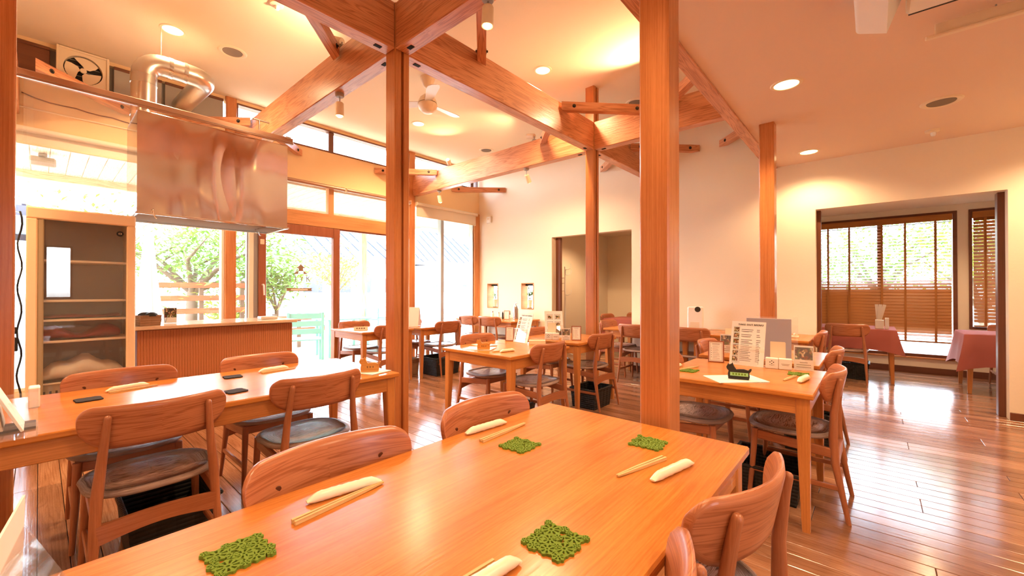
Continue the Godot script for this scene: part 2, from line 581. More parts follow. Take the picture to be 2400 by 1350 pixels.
# ---------------------------------------------------------------- the room
func shell() -> void:
	var s := st()
	rb(s, -6.32, 2.17, -0.20, -0.014, -2.75, 8.72)
	var floor_ := struct("floor", fin(s), mt.groove, "glossy reddish brown strip floor of the dining room")
	var mats := [mt.plank_a, mt.plank_b, mt.plank_c]
	var list := []
	var k := 0
	var z := -2.6
	while z < 8.55:
		var x := -6.17 - 0.455 * ((k * 3 + (k * k) % 5) % 4)
		while x < 2.0:
			var x0 := maxf(x, -6.17)
			var x1 := minf(x + 1.82, 2.02)
			if x1 - x0 > 0.05:
				var c := Vector2((x0 + x1) * 0.5, z + 0.05)
				# in front of the lens, nearest first; the aisle on the right shows most of its floor
				var fwd := -sin(deg_to_rad(41.16)) * c.x + cos(deg_to_rad(41.16)) * c.y
				var side := cos(deg_to_rad(41.16)) * c.x + sin(deg_to_rad(41.16)) * c.y
				var score := c.length() * (1.0 if c.x > -1.6 else 1.35)
				if fwd < 0.4 or absf(side) > fwd * 1.45 + 0.8 or c.x < -4.6:
					score += 100.0
				list.append([score, x0, x1, z, rng.randi() % 3, rng.randi() % 5])
			x += 1.82
		z += 0.1
		k += 1
	list.sort_custom(func(a, b): return a[0] < b[0])
	var shared := {}
	var rest := [st(), st(), st()]
	for i in list.size():
		var l: Array = list[i]
		var ln := snappedf(l[2] - l[1], 0.005)
		var key := [ln, l[5]]
		if not shared.has(key):
			var q := st()
			bx(q, Vector3(0, -0.007, 0), Vector3(ln - 0.002, 0.014, 0.0972), 0.002)
			shared[key] = fin(q, Vector3.RIGHT, l[5] * 0.717)
		if i < 300:
			var o := part("plank", shared[key], mats[l[4]], floor_)
			o.position = P((l[1] + l[2]) * 0.5, 0, l[3] + 0.05)
		else:
			rest[l[4]].append_from(shared[key], 0, Transform3D(Basis(), P((l[1] + l[2]) * 0.5, 0, l[3] + 0.05)))
	var am := ArrayMesh.new()
	for i in 3:
		rest[i].commit(am)
	var o2 := MeshInstance3D.new()
	o2.name = "planks"
	o2.mesh = am
	for i in 3:
		o2.set_surface_override_material(i, mats[i])
	floor_.add_child(o2)
	o2.set_meta("kind", "stuff")
	s = st()
	rb(s, -6.32, -0.95, CEIL, CEIL + 0.15, -2.75, 6.14)
	struct("ceiling", fin(s), mt.ceiling, "high cream ceiling over the timber beams")
	s = st()
	rb(s, -0.99, 2.17, LOW, LOW + 0.15, -2.75, 6.02)
	struct("ceiling_low", fin(s), mt.low_ceiling, "lower beige ceiling over the aisle")
	s = st()
	rb(s, -0.99, -0.95, LOW + 0.15, CEIL, -2.75, 6.02)
	struct("wall_step", fin(s), mt.ceiling, "plain upright step between the two ceilings")
	s = st()
	rb(s, -0.99, -0.89, LOW - 0.016, LOW, -2.6, 6.02, 0.003)
	struct("trim_1", fin(s, Vector3(0, 0, 1)), mt.beam, "flat wooden strip along the edge of the lower ceiling")
	s = st()
	rb(s, 2.02, 2.17, 0, 1.07, -2.6, 6.02)
	rb(s, 2.02, 2.17, 2.06, LOW, -2.6, 6.02)
	rb(s, 2.02, 2.17, 1.07, 2.06, -2.6, 0.06)
	rb(s, 2.02, 2.17, 1.07, 2.06, 0.42, 6.02)
	struct("wall_right", fin(s), mt.wall, "plain cream wall behind the aisle")
	var w := frame_node("window_20", "tall narrow window in the aisle wall")
	frame_rect(w, "window_frame", 2.06, 2.12, 1.07, 2.06, 0.06, 0.42, 0.03, mt.dark_trim)
	pane(w, 2.09, 1.07, 2.06, 0.06, 0.42)
	s = st()
	rb(s, -6.32, 2.17, 0, CEIL, -2.75, -2.6)
	struct("wall_back", fin(s), mt.wall, "plain cream wall behind the viewer")

# border of a window that lies in a plane of constant x
func frame_rect(par: Node3D, called: String, x0: float, x1: float, h0: float, h1: float, z0: float, z1: float, t: float, m: Material) -> void:
	var s := st()
	rb(s, x0, x1, h0, h0 + t, z0, z1, 0.003)
	rb(s, x0, x1, h1 - t, h1, z0, z1, 0.003)
	rb(s, x0, x1, h0 + t, h1 - t, z0, z0 + t, 0.003)
	rb(s, x0, x1, h0 + t, h1 - t, z1 - t, z1, 0.003)
	part(called, fin(s, Vector3(0, 0, 1)), m, par)

func frame_rect_z(par: Node3D, called: String, x0: float, x1: float, h0: float, h1: float, z0: float, z1: float, t: float, m: Material) -> void:
	var s := st()
	rb(s, x0, x1, h0, h0 + t, z0, z1, 0.003)
	rb(s, x0, x1, h1 - t, h1, z0, z1, 0.003)
	rb(s, x0, x0 + t, h0 + t, h1 - t, z0, z1, 0.003)
	rb(s, x1 - t, x1, h0 + t, h1 - t, z0, z1, 0.003)
	part(called, fin(s), m, par)

func pane(par: Node3D, x: float, h0: float, h1: float, z0: float, z1: float) -> MeshInstance3D:
	var s := st()
	rb(s, x - 0.003, x + 0.003, h0, h1, z0, z1)
	return part("pane", fin(s), mt.pane, par)

func window_wall() -> void:
	var x := -6.17
	var s := st()
	for zz in [[-2.6, 1.54], [1.66, 4.30], [4.40, 6.02]]:
		rb(s, -6.32, x, 2.80, 3.30, zz[0], zz[1])
		rb(s, -6.32, x, 3.64, CEIL, zz[0], zz[1])
	rb(s, -6.32, x, 0, 2.80, -2.6, -0.30)
	rb(s, -6.32, x, 3.30, 3.64, -2.6, -0.30)
	struct("wall_left", fin(s), mt.wall_band, "warm beige plaster band above the garden windows")
	s = st()
	rb(s, -6.30, x + 0.004, 2.165, 2.36, 1.66, 4.30, 0.004)
	struct("trim_2", fin(s, Vector3(0, 0, 1)), mt.pale_lintel, "pale wooden lintel above the glass doors")
	s = st()
	rb(s, -6.32, x + 0.02, 0.0, 2.80, 5.87, 6.02, 0.004)
	struct("trim_3", fin(s, Vector3.UP), mt.pale_lintel, "pale wooden upright in the corner beside the window")
	# strip high under the ceiling
	for a in [["window_1", 1.66, 4.30, 2.91], ["window_2", 4.40, 5.97, 5.84]]:
		var w := frame_node(a[0], "long clerestory window under the ceiling")
		frame_rect(w, "window_frame", -6.28, x + 0.01, 3.30, 3.64, a[1], a[2], 0.022, mt.dark_trim)
		s = st()
		rb(s, -6.28, x - 0.02, 3.322, 3.618, a[3] - 0.04, a[3] + 0.04, 0.003)
		part("mullion", fin(s, Vector3.UP), mt.dark_trim, w)
		pane(w, -6.24, 3.322, 3.618, a[1] + 0.022, a[3] - 0.04)
		pane(w, -6.24, 3.322, 3.618, a[3] + 0.04, a[2] - 0.022)
	# transom over the doors
	var t := frame_node("window_3", "transom window between the lintel and the roller shades")
	frame_rect(t, "window_frame", -6.28, x - 0.01, 2.36, 2.80, 1.66, 4.30, 0.012, mt.pale_lintel)
	s = st()
	rb(s, -6.28, x - 0.01, 2.372, 2.788, 2.87, 2.95, 0.003)
	part("mullion", fin(s, Vector3.UP), mt.pale_lintel, t)
	pane(t, -6.24, 2.372, 2.788, 1.672, 2.87)
	pane(t, -6.24, 2.372, 2.788, 2.95, 4.288)
	# door leaf
	var d := frame_node("door_1", "brown wooden glass door to the terrace with a painted emblem")
	s = st()
	rb(s, -6.24, x + 0.01, 0.0, 2.16, 1.925, 2.015, 0.005)
	rb(s, -6.24, x + 0.01, 0.0, 2.16, 2.935, 3.035, 0.005)
	rb(s, -6.24, x + 0.01, 2.02, 2.16, 2.015, 2.935, 0.005)
	rb(s, -6.24, x + 0.01, 0.0, 0.10, 2.015, 2.935, 0.005)
	part("sash", fin(s, Vector3.UP), mt.sash, d)
	pane(d, -6.21, 0.10, 2.02, 2.015, 2.935)
	s = st(true)
	tube(s, [P(x + 0.02, 1.30, 1.965), P(x + 0.06, 1.30, 1.965), P(x + 0.065, 1.285, 1.967), P(x + 0.065, 1.16, 1.972)], [0.011, 0.011, 0.011, 0.009], 8)
	part("door_handle", fin(s), mt.white, d)
	s = st()
	rb(s, x + 0.008, x + 0.016, 1.84, 1.91, 1.94, 1.99, 0.002)
	part("sticker", fin(s), mt.cream, d)
	emblem(d)
	# side light and fixed pane
	var w4 := frame_node("window_4", "narrow glass strip beside the door frame")
	frame_rect(w4, "window_frame", -6.26, x - 0.03, 0.02, 2.165, 1.66, 1.81, 0.015, mt.alu)
	pane(w4, -6.22, 0.035, 2.15, 1.675, 1.795)
	s = st()
	rb(s, -6.26, x + 0.005, 0.0, 2.165, 1.81, 1.865, 0.003)
	part("upright", fin(s), mt.shade, w4)
	s = st()
	rb(s, -6.26, x - 0.02, 0.0, 2.165, 1.865, 1.925, 0.003)
	part("upright", fin(s), mt.alu, w4)
	var w5 := frame_node("window_5", "wide fixed glass beside the door")
	frame_rect(w5, "window_frame", -6.26, x - 0.02, 0.02, 2.165, 3.035, 4.30, 0.02, mt.sash)
	pane(w5, -6.22, 0.04, 2.145, 3.055, 4.28)
	# left bay
	var w6 := frame_node("window_6", "large garden window behind the counter and the hood")
	frame_rect(w6, "window_frame", -6.28, x - 0.01, 0.25, 2.80, -0.30, 1.54, 0.03, mt.shade)
	s = st()
	rb(s, -6.26, x - 0.03, 0.28, 2.77, 0.675, 0.705, 0.003)
	part("mullion", fin(s), mt.alu, w6)
	pane(w6, -6.23, 0.28, 2.77, -0.27, 0.675)
	pane(w6, -6.23, 0.28, 2.77, 0.705, 1.51)
	s = st()
	rb(s, -6.32, x, 0, 0.25, -0.30, 1.54)
	struct("wall_sill", fin(s), mt.wall_band, "low wall under the garden window")
	# right bay
	var w7 := frame_node("window_7", "tall corner window by the far wall")
	frame_rect(w7, "window_frame", -6.28, x - 0.01, 0.02, 2.80, 4.40, 5.87, 0.025, mt.alu)
	s = st()
	rb(s, -6.28, x + 0.0, 0.045, 2.775, 5.015, 5.085, 0.004)
	part("mullion", fin(s), mt.alu, w7)
	pane(w7, -6.23, 0.045, 2.775, 4.425, 5.015)
	pane(w7, -6.23, 0.045, 2.775, 5.085, 5.845)
	# shades
	var shades := [
		["roller_shade", -0.28, 1.52, 2.64, "rolled cream shade at the head of the window above the glass-door fridge"],
		["roller_shade", 1.68, 3.08, 2.745, "rolled brownish shade above the transom, on the side next to the hood"],
		["roller_shade", 3.12, 4.28, 2.745, "rolled brownish shade above the transom, on the side next to the grooved post"],
		["roller_shade", 4.42, 5.90, 2.56, "deep cream roller shade heading the tall corner window"]]
	for a in shades:
		var r := thing(a[0], a[4], "shade", P(x + 0.06, 2.77, (a[1] + a[2]) * 0.5), 0, "roller shades along the garden windows")
		var half: float = (a[2] - a[1]) * 0.5
		s = st(true)
		tube(s, [Vector3(0, 0, -half), Vector3(0, 0, half)], [0.028, 0.028], 14)
		part("roll", fin(s, Vector3(0, 0, 1)), mt.rail if a[3] > 2.7 else mt.shade, r)
		s = st()
		bx(s, Vector3(-0.03, 0.024, 0), Vector3(0.055, 0.012, half * 2.0 + 0.02), 0.002)
		part("head_rail", fin(s), mt.white, r)
		for e in [-1.0, 1.0]:
			s = st()
			bx(s, Vector3(-0.02, 0.0, e * (half + 0.006)), Vector3(0.075, 0.062, 0.008), 0.002)
			part("bracket", fin(s), mt.cream, r)
		if a[3] < 2.7:
			s = st()
			bx(s, Vector3(-0.028, (a[3] - 2.77) * 0.5, 0), Vector3(0.003, 2.77 - a[3], half * 2.0 - 0.02))
			part("fabric", fin(s), mt.shade, r)
			s = st()
			bx(s, Vector3(-0.028, a[3] - 2.77, 0), Vector3(0.014, 0.022, half * 2.0 - 0.02), 0.004)
			part("hem_bar", fin(s), mt.cream, r)

func text(par: Node3D, called: String, what: String, size: float, xf: Transform3D, m: Material, depth := 0.001, bold := true) -> MeshInstance3D:
	var f := SystemFont.new()
	f.font_names = PackedStringArray(["Droid Sans"])
	f.font_weight = 700 if bold else 400
	var t := TextMesh.new()
	t.text = what
	t.font = f
	t.font_size = 32
	t.pixel_size = size / 32.0
	t.depth = depth
	var o := part(called, t, m, par)
	o.transform = xf
	return o

func emblem(d: Node3D) -> void:
	# painted on the outside of the pane, so it is seen mirrored from the room
	var face := Basis(Vector3(0, 0, -1), Vector3.UP, Vector3(1, 0, 0)) # x of the drawing runs to +z of the plan
	var at := func(z: float, h: float) -> Transform3D: return Transform3D(face, P(-6.204, h, z))
	var s := st()
	for p in [PackedVector2Array([Vector2(0, 0.16), Vector2(0.035, 0.125), Vector2(0.075, 0.105), Vector2(-0.075, 0.105), Vector2(-0.035, 0.125)]), PackedVector2Array([Vector2(0.03, 0.105), Vector2(0.03, 0.07), Vector2(0.10, 0.02), Vector2(0.035, 0.02), Vector2(0.035, 0.06), Vector2(-0.035, 0.06), Vector2(-0.035, 0.02), Vector2(-0.10, 0.02), Vector2(-0.03, 0.07), Vector2(-0.03, 0.105)])]:
		extr(s, p, 0.0012, at.call(2.48, 1.44))
	part("house_emblem", fin(s), mt.logo, d)
	text(d, "lettering", "I I", 0.12, at.call(2.37, 1.39), mt.logo_grey, 0.001, false)
	text(d, "lettering", "Y", 0.10, at.call(2.49, 1.39), mt.logo, 0.001, false)
	text(d, "lettering", "K", 0.12, at.call(2.58, 1.39), mt.logo_grey, 0.001, false)
	var mirror := Transform3D(Basis(Vector3(0, 0, 1), Vector3.UP, Vector3(-1, 0, 0)), P(-6.204, 1.62, 2.47))
	text(d, "lettering", "COFFEE ROOM", 0.045, mirror, mt.logo_grey, 0.001, false)
	s = st()
	extr(s, PackedVector2Array([Vector2(-0.18, 0.022), Vector2(0.18, 0.022), Vector2(0.165, 0), Vector2(0.18, -0.022), Vector2(-0.18, -0.022), Vector2(-0.165, 0)]), 0.0012, at.call(2.46, 1.235))
	part("ribbon", fin(s), mt.logo, d)
	s = st()
	extr(s, PackedVector2Array([Vector2(-0.115, 0.012), Vector2(0.115, 0.012), Vector2(0.115, -0.012), Vector2(-0.115, -0.012)]), 0.0012, at.call(2.46, 1.235).translated(Vector3(0.001, 0, 0)))
	part("ribbon_field", fin(s), mt.white, d)

func far_wall() -> void:
	var s := st()
	var z0 := 6.02
	var z1 := 6.14
	for c in [[-6.32, -5.93, 0, 0], [-5.93, -5.63, 0.87, 1.365], [-5.63, -5.03, 0, 0], [-5.03, -4.73, 0.87, 1.365], [-4.73, -4.32, 0, 0], [-4.32, -2.81, -1, 2.17], [-2.81, -0.51, 0, 0], [-0.51, 0.96, -1, 2.177], [0.96, 2.17, 0, 0]]:
		if c[3] == 0:
			rb(s, c[0], c[1], 0, CEIL, z0, z1)
		else:
			if c[2] > 0:
				rb(s, c[0], c[1], 0, c[2], z0, z1)
			rb(s, c[0], c[1], c[3], CEIL, z0, z1)
	struct("wall_far", fin(s), mt.wall, "cream plaster wall with a doorway, two small niches and a wide opening")
	var k := 8
	for c in [[-5.93, -5.63], [-5.03, -4.73]]:
		var w := frame_node("window_%d" % k, "small plant niche glazed at the back")
		k += 1
		frame_rect_z(w, "window_frame", c[0], c[1], 0.87, 1.365, 6.012, 6.20, 0.016, mt.pale_lintel)
		s = st()
		rb(s, c[0] + 0.016, c[1] - 0.016, 0.886, 1.349, 6.185, 6.19)
		part("pane", fin(s), mt.pane, w)
		s = st()
		rb(s, c[0] + 0.016, c[1] - 0.016, 1.31, 1.349, 6.13, 6.17, 0.004)
		part("lamp_box", fin(s), mt.black, w)
	s = st()
	rb(s, -4.32, -4.22, 0, 2.17, 6.14, 6.20, 0.004)
	rb(s, -2.87, -2.81, 0, 2.17, 6.14, 6.20, 0.004)
	struct("trim_4", fin(s, Vector3.UP), mt.dark_trim, "dark wooden casing of the inner doorway")
	s = st()
	rb(s, -0.53, -0.47, 0, 2.177, 6.14, 6.22, 0.004)
	rb(s, 0.91, 0.98, 0, 2.177, 6.14, 6.24, 0.004)
	struct("trim_5", fin(s, Vector3.UP), mt.dark_trim, "dark wooden casing behind the wide opening")
	s = st()
	rb(s, 0.962, 2.02, 0, 0.075, 6.006, 6.02, 0.003)
	rb(s, -2.81, -0.51, 0, 0.075, 6.006, 6.02, 0.003)
	struct("baseboard_far", fin(s), mt.dark_trim, "dark wooden baseboard along the far wall")

func back_room() -> void:
	var z := 8.60
	var s := st()
	rb(s, -4.75, 2.17, 2.45, 2.60, 6.14, 8.75)
	struct("ceiling_inner", fin(s), mt.wall, "low ceiling of the inner dining room")
	s = st()
	rb(s, -4.75, -4.60, 0, 2.45, 6.14, 8.75)
	struct("wall_inner_left", fin(s), mt.wall, "shaded beige wall behind the coat stand")
	s = st()
	rb(s, 2.05, 2.17, 0, 2.45, 6.14, 8.75)
	struct("wall_inner_right", fin(s), mt.wall, "beige end wall of the inner dining room")
	s = st()
	for c in [[-4.6, -0.72, 0, 0], [-0.72, 0.90, 0.24, 2.36], [0.90, 1.01, 0, 0], [1.01, 1.85, 0.68, 2.36], [1.85, 2.05, 0, 0]]:
		if c[3] == 0:
			rb(s, c[0], c[1], 0, 2.45, z, z + 0.15)
		else:
			rb(s, c[0], c[1], 0, c[2], z, z + 0.15)
			rb(s, c[0], c[1], c[3], 2.45, z, z + 0.15)
	struct("wall_inner_far", fin(s), mt.wall, "beige wall with two blind-covered windows in the inner room")
	s = st()
	rb(s, -1.9, -1.82, 0, 2.45, 6.14, 8.6)
	struct("wall_inner_partition", fin(s), mt.wall, "partition between the two halves of the inner room")
	s = st()
	rb(s, -1.82, 2.05, 0, 0.09, 8.585, 8.6, 0.003)
	struct("baseboard_inner", fin(s), mt.dark_trim, "dark wooden baseboard under the inner windows")
	var w := frame_node("window_10", "wide low window behind wooden slat blinds")
	frame_rect_z(w, "window_frame", -0.72, 0.90, 0.24, 2.36, z - 0.015, z + 0.10, 0.045, mt.dark_trim)
	s = st()
	rb(s, 0.045, 0.105, 0.285, 2.315, z + 0.03, z + 0.09, 0.004)
	part("mullion", fin(s, Vector3.UP), mt.dark_trim, w)
	for c in [[-0.675, 0.045], [0.105, 0.855]]:
		s = st()
		rb(s, c[0], c[1], 0.285, 2.315, z + 0.055, z + 0.061)
		part("pane", fin(s), mt.pane, w)
	var w2 := frame_node("window_11", "narrow window behind wooden slat blinds")
	frame_rect_z(w2, "window_frame", 1.01, 1.85, 0.68, 2.36, z - 0.015, z + 0.10, 0.035, mt.dark_trim)
	s = st()
	rb(s, 1.045, 1.815, 0.715, 2.325, z + 0.055, z + 0.061)
	part("pane", fin(s), mt.pane, w2)
	s = st()
	rb(s, -0.76, 0.94, 0.215, 0.24, z - 0.035, z, 0.004)
	part("sill", fin(s), mt.pale_lintel, w)
	blind(-0.66, 0.84, 0.47, 2.31, [-0.56, -0.29, 0.10, 0.36, 0.68], 0.40, true, "wide brown slat blind, open at the top, on the low inner window")
	blind(1.05, 1.81, 0.73, 2.31, [1.16, 1.42, 1.70], 0.92, false, "narrow brown slat blind on the smaller inner window")

func blind(x0: float, x1: float, h0: float, h1: float, tapes: Array, tilt: float, both: bool, label: String) -> void:
	var b := thing("slat_blind", label, "blind", P((x0 + x1) * 0.5, h1, 8.56))
	var wd := x1 - x0
	var s := st()
	bx(s, Vector3(0, -0.035, 0), Vector3(wd + 0.02, 0.09, 0.05), 0.004)
	part("head_box", fin(s), mt.blind, b)
	s = st()
	bx(s, Vector3(), Vector3(wd, 0.003, 0.054))
	var m := fin(s)
	var h := h1 - 0.10
	while h > h0 + 0.03:
		var o := part("slat", m, mt.blind, b)
		o.position = Vector3(0, h - h1, 0)
		# open above eye level, shut below, loose again near the bottom bar
		var shut := clampf((1.42 - h) / 0.30, 0.0, 1.0) * clampf((h - h0 - 0.06) / 0.16, 0.0, 1.0)
		o.rotation.x = lerpf(tilt, 1.27, shut) if both else tilt
		h -= 0.047
	s = st()
	bx(s, Vector3(0, h0 - h1, 0), Vector3(wd, 0.022, 0.05), 0.004)
	part("bottom_bar", fin(s), mt.blind, b)
	for t in tapes:
		for e in [-1.0, 1.0]:
			s = st()
			bx(s, Vector3(t - (x0 + x1) * 0.5, (h0 - h1) * 0.5 - 0.04, e * 0.028), Vector3(0.024, h1 - h0 - 0.08, 0.0015))
			part("ladder_tape", fin(s, Vector3.UP), mt.blind, b)

# ---------------------------------------------------------------- outside the glass
func outdoors() -> void:
	var s := st()
	rb(s, -60, -6.33, -0.40, -0.25, -30, 50)
	rb(s, -6.32, 30, -0.40, -0.25, 8.76, 50)
	struct("ground", fin(s), mt.earth, "pale sunlit ground around the building")
	var deck := frame_node("floor_deck", "weathered terrace boards outside the glass doors")
	s = st()
	rb(s, -9.6, -6.33, -0.25, -0.06, -2.0, 8.0)
	part("joists", fin(s), mt.groove, deck)
	s = st()
	bx(s, Vector3(), Vector3(0.128, 0.026, 10.0), 0.003)
	var m := fin(s, Vector3(0, 0, 1))
	for k in 24:
		var o := part("plank", m, mt.deck, deck)
		o.position = P(-6.41 - k * 0.134, -0.043, 3.0)
	# eave of the lean-to roof, boards across
	var eave := frame_node("trim_7", "planked eave over the terrace")
	s = st()
	rb(s, -8.15, -6.32, 2.775, 2.90, -2.5, 8.0)
	rb(s, -8.19, -8.10, 2.66, 2.90, -2.5, 8.0, 0.004)
	part("rafters", fin(s, Vector3(0, 0, 1)), mt.soffit, eave)
	s = st()
	bx(s, Vector3(), Vector3(1.78, 0.018, 0.146), 0.004)
	m = fin(s)
	for k in 70:
		var o := part("plank", m, mt.soffit, eave)
		o.position = P(-7.21, 2.765, -2.4 + k * 0.15)
	s = st()
	for z in [-1.2, 4.4]:
		rb(s, -8.10, -7.98, -0.04, 2.67, z, z + 0.12, 0.006)
	part("eave_post", fin(s, Vector3.UP), mt.soffit, eave)
	lantern(P(-7.0, 2.755, 0.02))
	# closed parasols
	parasol(P(-8.5, -0.03, 1.12), 2.15, "closed white parasol standing outside the window left of the counter")
	parasol(P(-9.0, -0.03, 5.33), 2.10, "closed white parasol standing outside the fixed glass right of the door")
	# rail fences
	rail_fence(-9.55, 1.30, 2.75, [0.60, 0.84, 1.08, 1.32], "orange rail fence of four boards behind the terrace shrubs")
	rail_fence(-9.55, 3.25, 4.35, [0.35, 0.62], "low orange rail fence of two boards seen through the door")
	# mint furniture
	mint_chair(P(-7.45, -0.03, 3.05), 70, "mint green garden chair just outside the wooden glass door")
	mint_chair(P(-7.9, -0.03, 4.85), -60, "mint green garden chair beside the mint table")
	var t := thing("garden_table", "mint green slatted garden table on the terrace", "table", P(-7.9, -0.03, 3.95))
	for k in 6:
		s = st()
		bx(s, Vector3(-0.3 + k * 0.12, 0.70, 0), Vector3(0.10, 0.025, 0.9), 0.004)
		part("slat", fin(s), mt.mint, t)
	for p in [Vector2(-0.28, -0.38), Vector2(0.28, -0.38), Vector2(-0.28, 0.38), Vector2(0.28, 0.38)]:
		s = st()
		bx(s, Vector3(p.x, 0.344, p.y), Vector3(0.05, 0.688, 0.05), 0.005)
		part("leg", fin(s), mt.mint, t)
	# trees and shrubs
	tree(P(-10.4, -0.25, 2.05), 3.5, 1.75, 5200, mt.leaf, 1, "branching garden tree with light green leaves outside the window above the counter")
	tree(P(-9.9, -0.25, 3.45), 2.5, 0.62, 1500, mt.leaf, 2, "slim leafy tree outside the brown door, beside its left upright")
	tree(P(-13.6, -0.25, 6.6), 3.4, 0.95, 1500, mt.leaf_yellow, 3, "yellow-green tree farther off behind the door emblem")
	tree(P(-10.1, -0.25, 2.75), 1.35, 0.55, 900, mt.leaf_yellow, 4, "low rounded shrub in front of the orange rail fence")
	for c in [[-1.6, 11.2, 3.0, 1.1, mt.leaf, 5, "leafy tree behind the wide slat blind, towards its outer jamb"], [0.1, 11.8, 3.3, 1.2, mt.leaf, 6, "leafy tree behind the middle of the wide slat blind"], [1.5, 11.4, 2.7, 1.1, mt.leaf_yellow, 7, "yellowish tree behind the wide slat blind, near the beige pier"], [2.8, 11.4, 2.9, 1.2, mt.leaf, 8, "leafy tree behind the narrow slat blind"]]:
		tree(P(c[0], -0.25, c[1]), c[2], c[3], 2600, c[4], c[5], c[6])
	# grass, block wall and houses
	s = st()
	for k in 260:
		var p := P(-9.7 - rng.randf() * 1.1, -0.25, 2.6 + rng.randf() * 3.4)
		var h := rng.randf_range(0.08, 0.2)
		var a := rng.randf() * TAU
		var d := Vector3(cos(a), 0, sin(a)) * 0.012
		tri(s, p - d, p + d, p + Vector3(cos(a * 3) * 0.05, h, sin(a * 3) * 0.05), Vector3.BACK)
	var g := one("grass", fin(s), mt.grass, "tufts of yellow-green grass beyond the terrace", "grass")
	g.set_meta("kind", "stuff")
	var bw := frame_node("wall_block", "pale concrete block wall beyond the garden")
	s = st()
	bx(s, Vector3(), Vector3(0.14, 0.19, 0.79), 0.008)
	m = fin(s)
	for r in 7:
		for k in 22:
			var o := part("block", m, mt.block, bw)
			o.position = P(-15.0, -0.15 + r * 0.2, -1.0 + k * 0.8 + (r % 2) * 0.4)
	house(P(-24.0, -0.25, 11.2), 7.5, 6.0, 3.3, 5.2, 4, "pale house with a low grey roof seen through the brown door")
	house(P(-27.0, -0.25, 20.5), 8.0, 7.0, 3.6, 6.6, 7, "white house with a ribbed grey roof seen through the corner window")
	house(P(-15.5, -0.25, -2.6), 4.2, 5.0, 3.2, 4.6, 2, "brownish neighbouring house seen above the fridge")

func lantern(at: Vector3) -> void:
	var t := thing("flood_lamp", "grey outdoor floodlight under the planked eave", "lamp", at)
	var s := st()
	bx(s, Vector3(0, -0.02, 0), Vector3(0.07, 0.03, 0.07), 0.005)
	part("base", fin(s), mt.grey_plastic, t)
	s = st()
	bx(s, Vector3(0.05, -0.10, 0), Vector3(0.16, 0.07, 0.20), 0.015, Basis(Vector3(0, 0, 1), -0.5))
	part("housing", fin(s), mt.grey_plastic, t)
	s = st()
	bx(s, Vector3(-0.01, -0.05, 0), Vector3(0.02, 0.10, 0.03), 0.004)
	part("bracket", fin(s), mt.white, t)

func parasol(at: Vector3, h: float, label: String) -> void:
	var t := thing("parasol", label, "parasol", at, 0, "closed parasols on the terrace")
	var s := st(true)
	tube(s, [Vector3(0, 0, 0), Vector3(0, h + 0.1, 0)], [0.022, 0.022], 10)
	part("pole", fin(s, Vector3.UP), mt.white, t)
	s = st(true)
	var rings := []
	for k in 9:
		var f := k / 8.0
		var r := lerpf(0.21, 0.05, pow(f, 0.8))
		var pr := PackedVector3Array()
		for i in 32:
			var a := TAU * i / 32.0
			var rr := r * (0.78 + 0.22 * cos(a * 8.0))
			pr.append(Vector3(cos(a) * rr, lerpf(h * 0.30, h, f), sin(a) * rr))
		rings.append(pr)
	loft(s, rings)
	part("canopy", fin(s, Vector3.UP), mt.parasol, t)
	s = st(true)
	lathe(s, Vector3(), [Vector2(0.0, 0.0), Vector2(0.24, 0.0), Vector2(0.24, 0.05), Vector2(0.05, 0.08), Vector2(0.0, 0.08)], 20)
	part("base", fin(s), mt.grey_plastic, t)

func rail_fence(x: float, z0: float, z1: float, hs: Array, label: String) -> void:
	var t := thing("rail_fence", label, "fence", P(x, -0.25, (z0 + z1) * 0.5))
	for h in hs:
		var s := st()
		bx(s, Vector3(0, h + 0.25, 0), Vector3(0.025, 0.10, z1 - z0), 0.004)
		part("plank", fin(s, Vector3(0, 0, 1)), mt.fence, t)
	for e in [-0.5, 0.0, 0.5]:
		var s := st()
		bx(s, Vector3(-0.05, (hs[-1] + 0.35) * 0.5, e * (z1 - z0 - 0.1)), Vector3(0.07, hs[-1] + 0.35, 0.07), 0.006)
		part("post", fin(s, Vector3.UP), mt.bark, t)

func mint_chair(at: Vector3, turn: float, label: String) -> void:
	var t := thing("garden_chair", label, "chair", at, turn, "mint garden chairs on the terrace")
	for x in [-0.26, 0.26]:
		for z in [-0.24, 0.26]:
			var s := st()
			bx(s, Vector3(x, 0.44 if z > 0 else 0.32, z), Vector3(0.045, 0.88 if z > 0 else 0.64, 0.045), 0.005)
			part("leg", fin(s, Vector3.UP), mt.mint, t)
		var s2 := st()
		bx(s2, Vector3(x, 0.65, 0.0), Vector3(0.07, 0.025, 0.56), 0.006)
		part("armrest", fin(s2), mt.mint, t)
	for k in 5:
		var s := st()
		bx(s, Vector3(0, 0.41, -0.20 + k * 0.10), Vector3(0.54, 0.022, 0.085), 0.004)
		part("slat", fin(s), mt.mint, t)
	for h in [0.56, 0.69, 0.82]:
		var s := st()
		bx(s, Vector3(0, h, 0.26), Vector3(0.52, 0.09, 0.022), 0.004)
		part("slat", fin(s), mt.mint, t)

